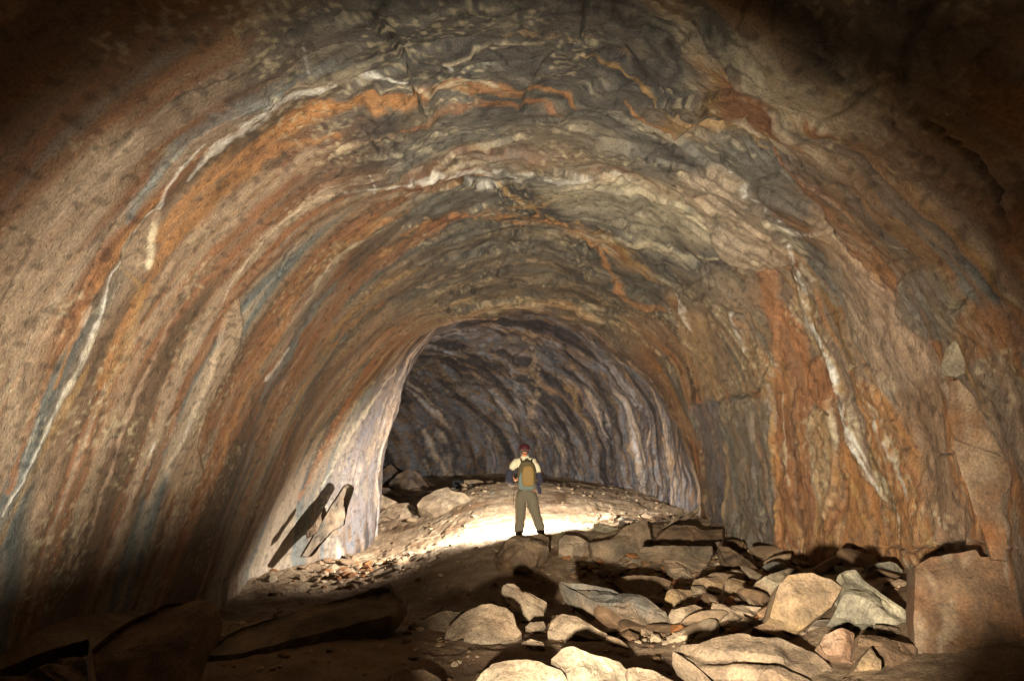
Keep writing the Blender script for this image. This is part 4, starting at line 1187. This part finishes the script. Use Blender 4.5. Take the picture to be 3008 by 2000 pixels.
# ================================================================== THE EXPLORER
def simple_mat(name, col, rough=0.85, noise=0.25, scale=60, weave=0.004):
    m = bpy.data.materials.new(name); m.use_nodes = True
    nt = m.node_tree; b = nt.nodes['Principled BSDF']; L = nt.links
    tc = N(nt, 'ShaderNodeTexCoord'); n = N(nt, 'ShaderNodeTexNoise'); n.inputs['Scale'].default_value = scale
    n.inputs['Detail'].default_value = 4
    L.new(tc.outputs['Object'], n.inputs['Vector'])
    mr = N(nt, 'ShaderNodeMapRange'); mr.inputs['To Min'].default_value = 1 - noise; mr.inputs['To Max'].default_value = 1 + noise
    L.new(n.outputs['Fac'], mr.inputs['Value'])
    sc = N(nt, 'ShaderNodeVectorMath', operation='SCALE'); sc.inputs[0].default_value = tuple(col)
    L.new(mr.outputs[0], sc.inputs['Scale']); L.new(sc.outputs[0], b.inputs['Base Color'])
    b.inputs['Roughness'].default_value = rough
    bp = N(nt, 'ShaderNodeBump'); bp.inputs['Distance'].default_value = weave
    L.new(n.outputs['Fac'], bp.inputs['Height']); L.new(bp.outputs[0], b.inputs['Normal'])
    return m
M_SKIN = simple_mat('skin', C(186,128,96), 0.6, 0.1)
M_PANTS = simple_mat('khaki_cloth', C(104,94,74), 0.9, 0.2, 30)
M_SHIRT = simple_mat('cream_cloth', C(215,205,168), 0.9, 0.15, 40)
M_NAVY = simple_mat('navy_cloth', C(44,44,56), 0.85, 0.2, 40)
M_HELM = simple_mat('red_shell', C(70,24,28), 0.6, 0.12, 20)
M_PACK = simple_mat('olive_cloth', C(84,72,46), 0.85, 0.3, 40)
M_POCKET = simple_mat('ochre_cloth', C(132,104,54), 0.8, 0.3, 40)
M_TEAL = simple_mat('teal_cloth', C(104,116,106), 0.8, 0.2, 40)
M_BOOT = simple_mat('boot_leather', C(90,74,56), 0.7, 0.3, 40)
M_HAIR = simple_mat('dark_hair', C(50,36,28), 0.7, 0.3, 80)
M_ORANGE = simple_mat('orange_tag', C(225,120,50), 0.7, 0.1)
M_STRAP = simple_mat('dark_webbing', C(60,48,36), 0.8, 0.2)

FEET = floor_hit(1556, 1577)
PYD = 12.75
SC = PYD / FPX * 1.003
def pp(x, y, dy=0.0):
    """photo pixel on the explorer's own upright plane -> local metres"""
    w = at(x, y, PYD)
    return np.array([w[0], dy, w[2]])
base = at(1556, 1577, PYD)
base_z = float(floor_base(base[0], PYD))

def skinned(name, pts, edges, mat, parent, sub=2, root=0):
    """pts: (x px, y px, dy, rx[, ry])"""
    me = bpy.data.meshes.new(name)
    loc = [pp(p[0], p[1], p[2]) - np.array([base[0], 0, base[2]]) for p in pts]
    me.from_pydata([tuple(v) for v in loc], edges, [])
    o = bpy.data.objects.new('tmp', me); COL.objects.link(o)
    md = o.modifiers.new('s', 'SKIN')
    for i, p in enumerate(pts):
        d = me.skin_vertices[0].data[i]
        d.radius = (p[3], p[4] if len(p) > 4 else p[3])
        d.use_root = (i == root)
    md.use_smooth_shade = True
    sb = o.modifiers.new('u', 'SUBSURF'); sb.levels = sub; sb.render_levels = sub
    dg = bpy.context.evaluated_depsgraph_get()
    m2 = bpy.data.meshes.new_from_object(o.evaluated_get(dg))
    m2.name = name
    bpy.data.objects.remove(o)
    V = np.empty(len(m2.vertices) * 3, np.float32); m2.vertices.foreach_get('co', V); V = V.reshape(-1, 3)
    V += np.stack([fbm(V * 14, 2, 320), fbm(V * 14, 2, 321), fbm(V * 14, 2, 322)], -1).astype(np.float32) * (0.014 if mat is not M_SKIN else 0)
    m2.vertices.foreach_set('co', V.ravel())
    m2.polygons.foreach_set('use_smooth', np.ones(len(m2.polygons), bool))
    m2.materials.clear()
    return new_obj(name, m2, mat, parent)

per = bpy.data.objects.new('person', None); COL.objects.link(per)
per.location = (base[0], PYD, base[2])
tag(per, 'person seen from behind in red helmet, cream and navy top and khaki trousers', 'person')
# one continuous body: head, neck, trunk, arms with hands, legs
body_pts = [
    (1548,1436,0,0.09,0.08), (1546,1405,0,0.085,0.07), (1543,1372,0,0.10,0.07), (1541,1350,0,0.07,0.055), (1541,1338,0.01,0.045,0.045),
    (1541,1322,0.02,0.075,0.085), (1541,1312,0.02,0.07,0.08),
    (1513,1357,0,0.055), (1495,1390,0.02,0.042), (1508,1412,0.24,0.034), (1518,1414,0.32,0.03),
    (1572,1357,0,0.055), (1586,1392,0.02,0.042), (1580,1412,0.24,0.034), (1568,1414,0.32,0.03),
    (1531,1452,0,0.082), (1529,1508,0.01,0.055), (1526,1556,0,0.04), (1525,1571,0.0,0.04), (1524,1574,0.15,0.035),
    (1566,1452,0,0.082), (1576,1510,0.01,0.055), (1589,1556,0,0.04), (1590,1571,0.0,0.04), (1593,1574,0.15,0.035)]
body_e = [(0,1),(1,2),(2,3),(3,4),(4,5),(5,6),(3,7),(7,8),(8,9),(9,10),(3,11),(11,12),(12,13),(13,14),
          (0,15),(15,16),(16,17),(17,18),(18,19),(0,20),(20,21),(21,22),(22,23),(23,24)]
# fingers curled round the lamp body in front
def fingers(i0, x0, y0, dy0, sgn):
    pts, ed = [], []
    for k in range(4):
        a = (x0 + sgn * 2, y0 - 3 + k * 2.3, dy0 + 0.03, 0.010)
        b_ = (x0 + sgn * 7, y0 - 3.4 + k * 2.6, dy0 + 0.05 + 0.004 * (k in (1, 2)), 0.009)
        c_ = (x0 + sgn * 9, y0 - 3.2 + k * 2.5, dy0 + 0.02, 0.008)
        j = i0 + len(pts); pts += [a, b_, c_]; ed += [(j, j + 1), (j + 1, j + 2)]
    return pts, ed
body = skinned('body', body_pts, body_e, M_SKIN, per)
for sgn, x0 in ((1, 1518), (-1, 1568)):
    fp, fe = fingers(0, x0, 1414, 0.32, sgn)
    for k in range(4):
        skinned('finger', fp[3 * k:3 * k + 3], [(0, 1), (1, 2)], M_SKIN, per, sub=1)
    skinned('thumb', [(x0, 1411, 0.30, 0.012), (x0 + sgn * 4, 1407, 0.30, 0.010), (x0 + sgn * 7, 1406, 0.32, 0.009)], [(0,1),(1,2)], M_SKIN, per, sub=1)
# clothing
skinned('trousers', [(1546,1428,0,0.165,0.12), (1545,1442,0,0.19,0.135), (1530,1462,0,0.128,0.125), (1530,1485,0,0.118,0.12), (1529,1512,0,0.10,0.10), (1527,1535,0,0.092,0.095), (1525,1558,0,0.10,0.10), (1525,1567,0,0.09,0.09),
                     (1561,1462,0,0.128,0.125), (1566,1485,0,0.118,0.12), (1574,1512,0,0.10,0.10), (1582,1535,0,0.092,0.095), (1588,1558,0,0.10,0.10), (1590,1566,0,0.09,0.09)],
        [(0,1),(1,2),(2,3),(3,4),(4,5),(5,6),(6,7),(1,8),(8,9),(9,10),(10,11),(11,12),(12,13)], M_PANTS, per, root=1)
skinned('boot', [(1525,1562,0,0.075), (1525,1573,0.01,0.07), (1523,1576,0.15,0.055)], [(0,1),(1,2)], M_BOOT, per)
skinned('boot', [(1590,1562,0,0.075), (1592,1572,0.01,0.07), (1597,1576,0.15,0.055)], [(0,1),(1,2)], M_BOOT, per)
skinned('shirt', [(1545,1424,0,0.155,0.11), (1544,1400,0,0.155,0.11), (1543,1372,0,0.17,0.11), (1542,1352,0.0,0.10,0.085), (1541,1344,0.0,0.068,0.068),
                  (1518,1356,0,0.075), (1506,1370,0,0.072), (1500,1379,0,0.066),
                  (1567,1356,0,0.075), (1578,1372,0,0.066), (1582,1391,0,0.060)],
        [(0,1),(1,2),(2,3),(3,4),(3,5),(5,6),(6,7),(3,8),(8,9),(9,10)], M_SHIRT, per, root=2)
skinned('sleeve', [(1503,1374,0,0.058), (1496,1392,0.02,0.078), (1495,1410,0.03,0.082), (1502,1425,0.10,0.066), (1510,1420,0.24,0.045)], [(0,1),(1,2),(2,3),(3,4)], M_NAVY, per)
skinned('sleeve', [(1580,1384,0,0.056), (1584,1398,0.02,0.062), (1588,1415,0.05,0.064), (1584,1428,0.12,0.05), (1578,1418,0.24,0.042)], [(0,1),(1,2),(2,3),(3,4)], M_NAVY, per)
skinned('jacket_tail', [(1580,1420,0.05,0.045,0.05), (1584,1440,0.05,0.05,0.04), (1587,1453,0.05,0.04,0.03)], [(0,1),(1,2)], M_NAVY, per)
skinned('collar', [(1530,1341,0,0.032,0.03), (1541,1343,-0.05,0.036,0.036), (1553,1341,0,0.032,0.03)], [(0,1),(1,2)], M_SHIRT, per)
skinned('hair', [(1541,1329,0.0,0.078,0.085), (1541,1321,0.01,0.09,0.10)], [(0,1)], M_HAIR, per)
# helmet with brim
bm = bmesh.new()
bmesh.ops.create_uvsphere(bm, u_segments=32, v_segments=20, radius=1)
for v in list(bm.verts):
    if v.co.z < -0.15: bm.verts.remove(v)
for v in bm.verts:
    z = v.co.z
    f = 1.0
    if z < 0.02: f = 1.12
    v.co = Vector((v.co.x * 0.108 * f, v.co.y * 0.128 * f, z * 0.105))
me = bpy.data.meshes.new('helmet'); bm.to_mesh(me); bm.free()
for p in me.polygons: p.use_smooth = True
hp = pp(1541, 1319) - np.array([base[0], 0, base[2]])
hel = new_obj('helmet', me, M_HELM, per); hel.location = (hp[0], 0.02, hp[2])
s = hel.modifiers.new('t', 'SOLIDIFY'); s.thickness = 0.006
skinned('helmet_strap', [(1530,1324,-0.02,0.007), (1534,1330,-0.07,0.007), (1541,1332,-0.085,0.008), (1548,1330,-0.07,0.007), (1552,1324,-0.02,0.007)], [(0,1),(1,2),(2,3),(3,4)], M_HAIR, per, sub=1)
def soft_box(name, c, size, mat, parent, e=3.2, seed=0, taper=0.0, rel=True):
    bm = bmesh.new(); bmesh.ops.create_icosphere(bm, subdivisions=4, radius=1)
    V = np.array([v.co[:] for v in bm.verts])
    b_ = V / (np.abs(V) ** e).sum(1, keepdims=True) ** (1 / e)
    b_ = b_ * (1 + 0.04 * fbm(V * 3 + seed, 3, 330)[:, None])
    b_[:, 0] *= 1 - taper * (b_[:, 2] > 0) * b_[:, 2] ** 2
    b_ = b_ * np.array(size)
    for v, q in zip(bm.verts, b_): v.co = q
    me = bpy.data.meshes.new(name); bm.to_mesh(me); bm.free()
    for p in me.polygons: p.use_smooth = True
    o = new_obj(name, me, mat, parent); o.location = c
    return o
o = soft_box('neck_tag', tuple(pp(1541, 1334) - np.array([base[0], 0.055, base[2]])), (0.022, 0.015, 0.03), M_ORANGE, per)
# backpack: carried, a thing of its own
pk = bpy.data.objects.new('backpack', None); COL.objects.link(pk)
pw = at(1546, 1432, PYD)
pk.location = (pw[0], PYD - 0.2, pw[2])
tag(pk, 'olive backpack with an ochre front pocket and pale teal panel on the explorer back', 'backpack')
def prel(x, y, dy=0):
    w = at(x, y, PYD); return (w[0] - pw[0], dy, w[2] - pw[2])
soft_box('main_bag', prel(1547, 1391, 0), (0.168, 0.11, 0.262), M_PACK, pk, 4.0, 1, 0.4)
soft_box('teal_panel', prel(1546, 1404, -0.045), (0.150, 0.085, 0.185), M_TEAL, pk, 4.5, 2, 0.45)
soft_box('front_pocket', prel(1550, 1393, -0.085), (0.112, 0.075, 0.19), M_POCKET, pk, 5.0, 3, 0.25)
soft_box('top_flap', prel(1546, 1358, -0.03), (0.11, 0.09, 0.055), M_PACK, pk, 2.6, 4, 0.2)
def tube(name, pts, rad, mat, parent):
    cu = bpy.data.curves.new(name, 'CURVE'); cu.dimensions = '3D'; cu.bevel_depth = rad; cu.bevel_resolution = 2
    sp = cu.splines.new('NURBS'); sp.points.add(len(pts) - 1); sp.use_endpoint_u = True
    for q, p in zip(sp.points, pts): q.co = (*p, 1)
    o = bpy.data.objects.new('t', cu); COL.objects.link(o)
    me = bpy.data.meshes.new_from_object(o.evaluated_get(bpy.context.evaluated_depsgraph_get()))
    bpy.data.objects.remove(o); me.name = name
    return new_obj(name, me, mat, parent)
for sx in (-1, 1):
    tube('shoulder_strap', [prel(1546 + sx * 14, 1352, 0.02), prel(1546 + sx * 17, 1345, 0.12), prel(1546 + sx * 17, 1350, 0.26), prel(1546 + sx * 18, 1385, 0.32), prel(1546 + sx * 24, 1420, 0.12)], 0.016, M_STRAP, pk)
tube('zip', [prel(1530, 1410, -0.11), prel(1531, 1375, -0.12), prel(1540, 1364, -0.11), prel(1556, 1363, -0.11), prel(1566, 1375, -0.12), prel(1569, 1410, -0.11)], 0.005, M_STRAP, pk)
tube('haul_loop', [prel(1540, 1351, 0), prel(1543, 1343, -0.02), prel(1549, 1343, -0.02), prel(1552, 1351, 0)], 0.007, M_STRAP, pk)
tube('hanging_cord', [prel(1512, 1430, 0.05), prel(1507, 1450, 0.03), prel(1508, 1478, 0.03)], 0.005, M_STRAP, pk)
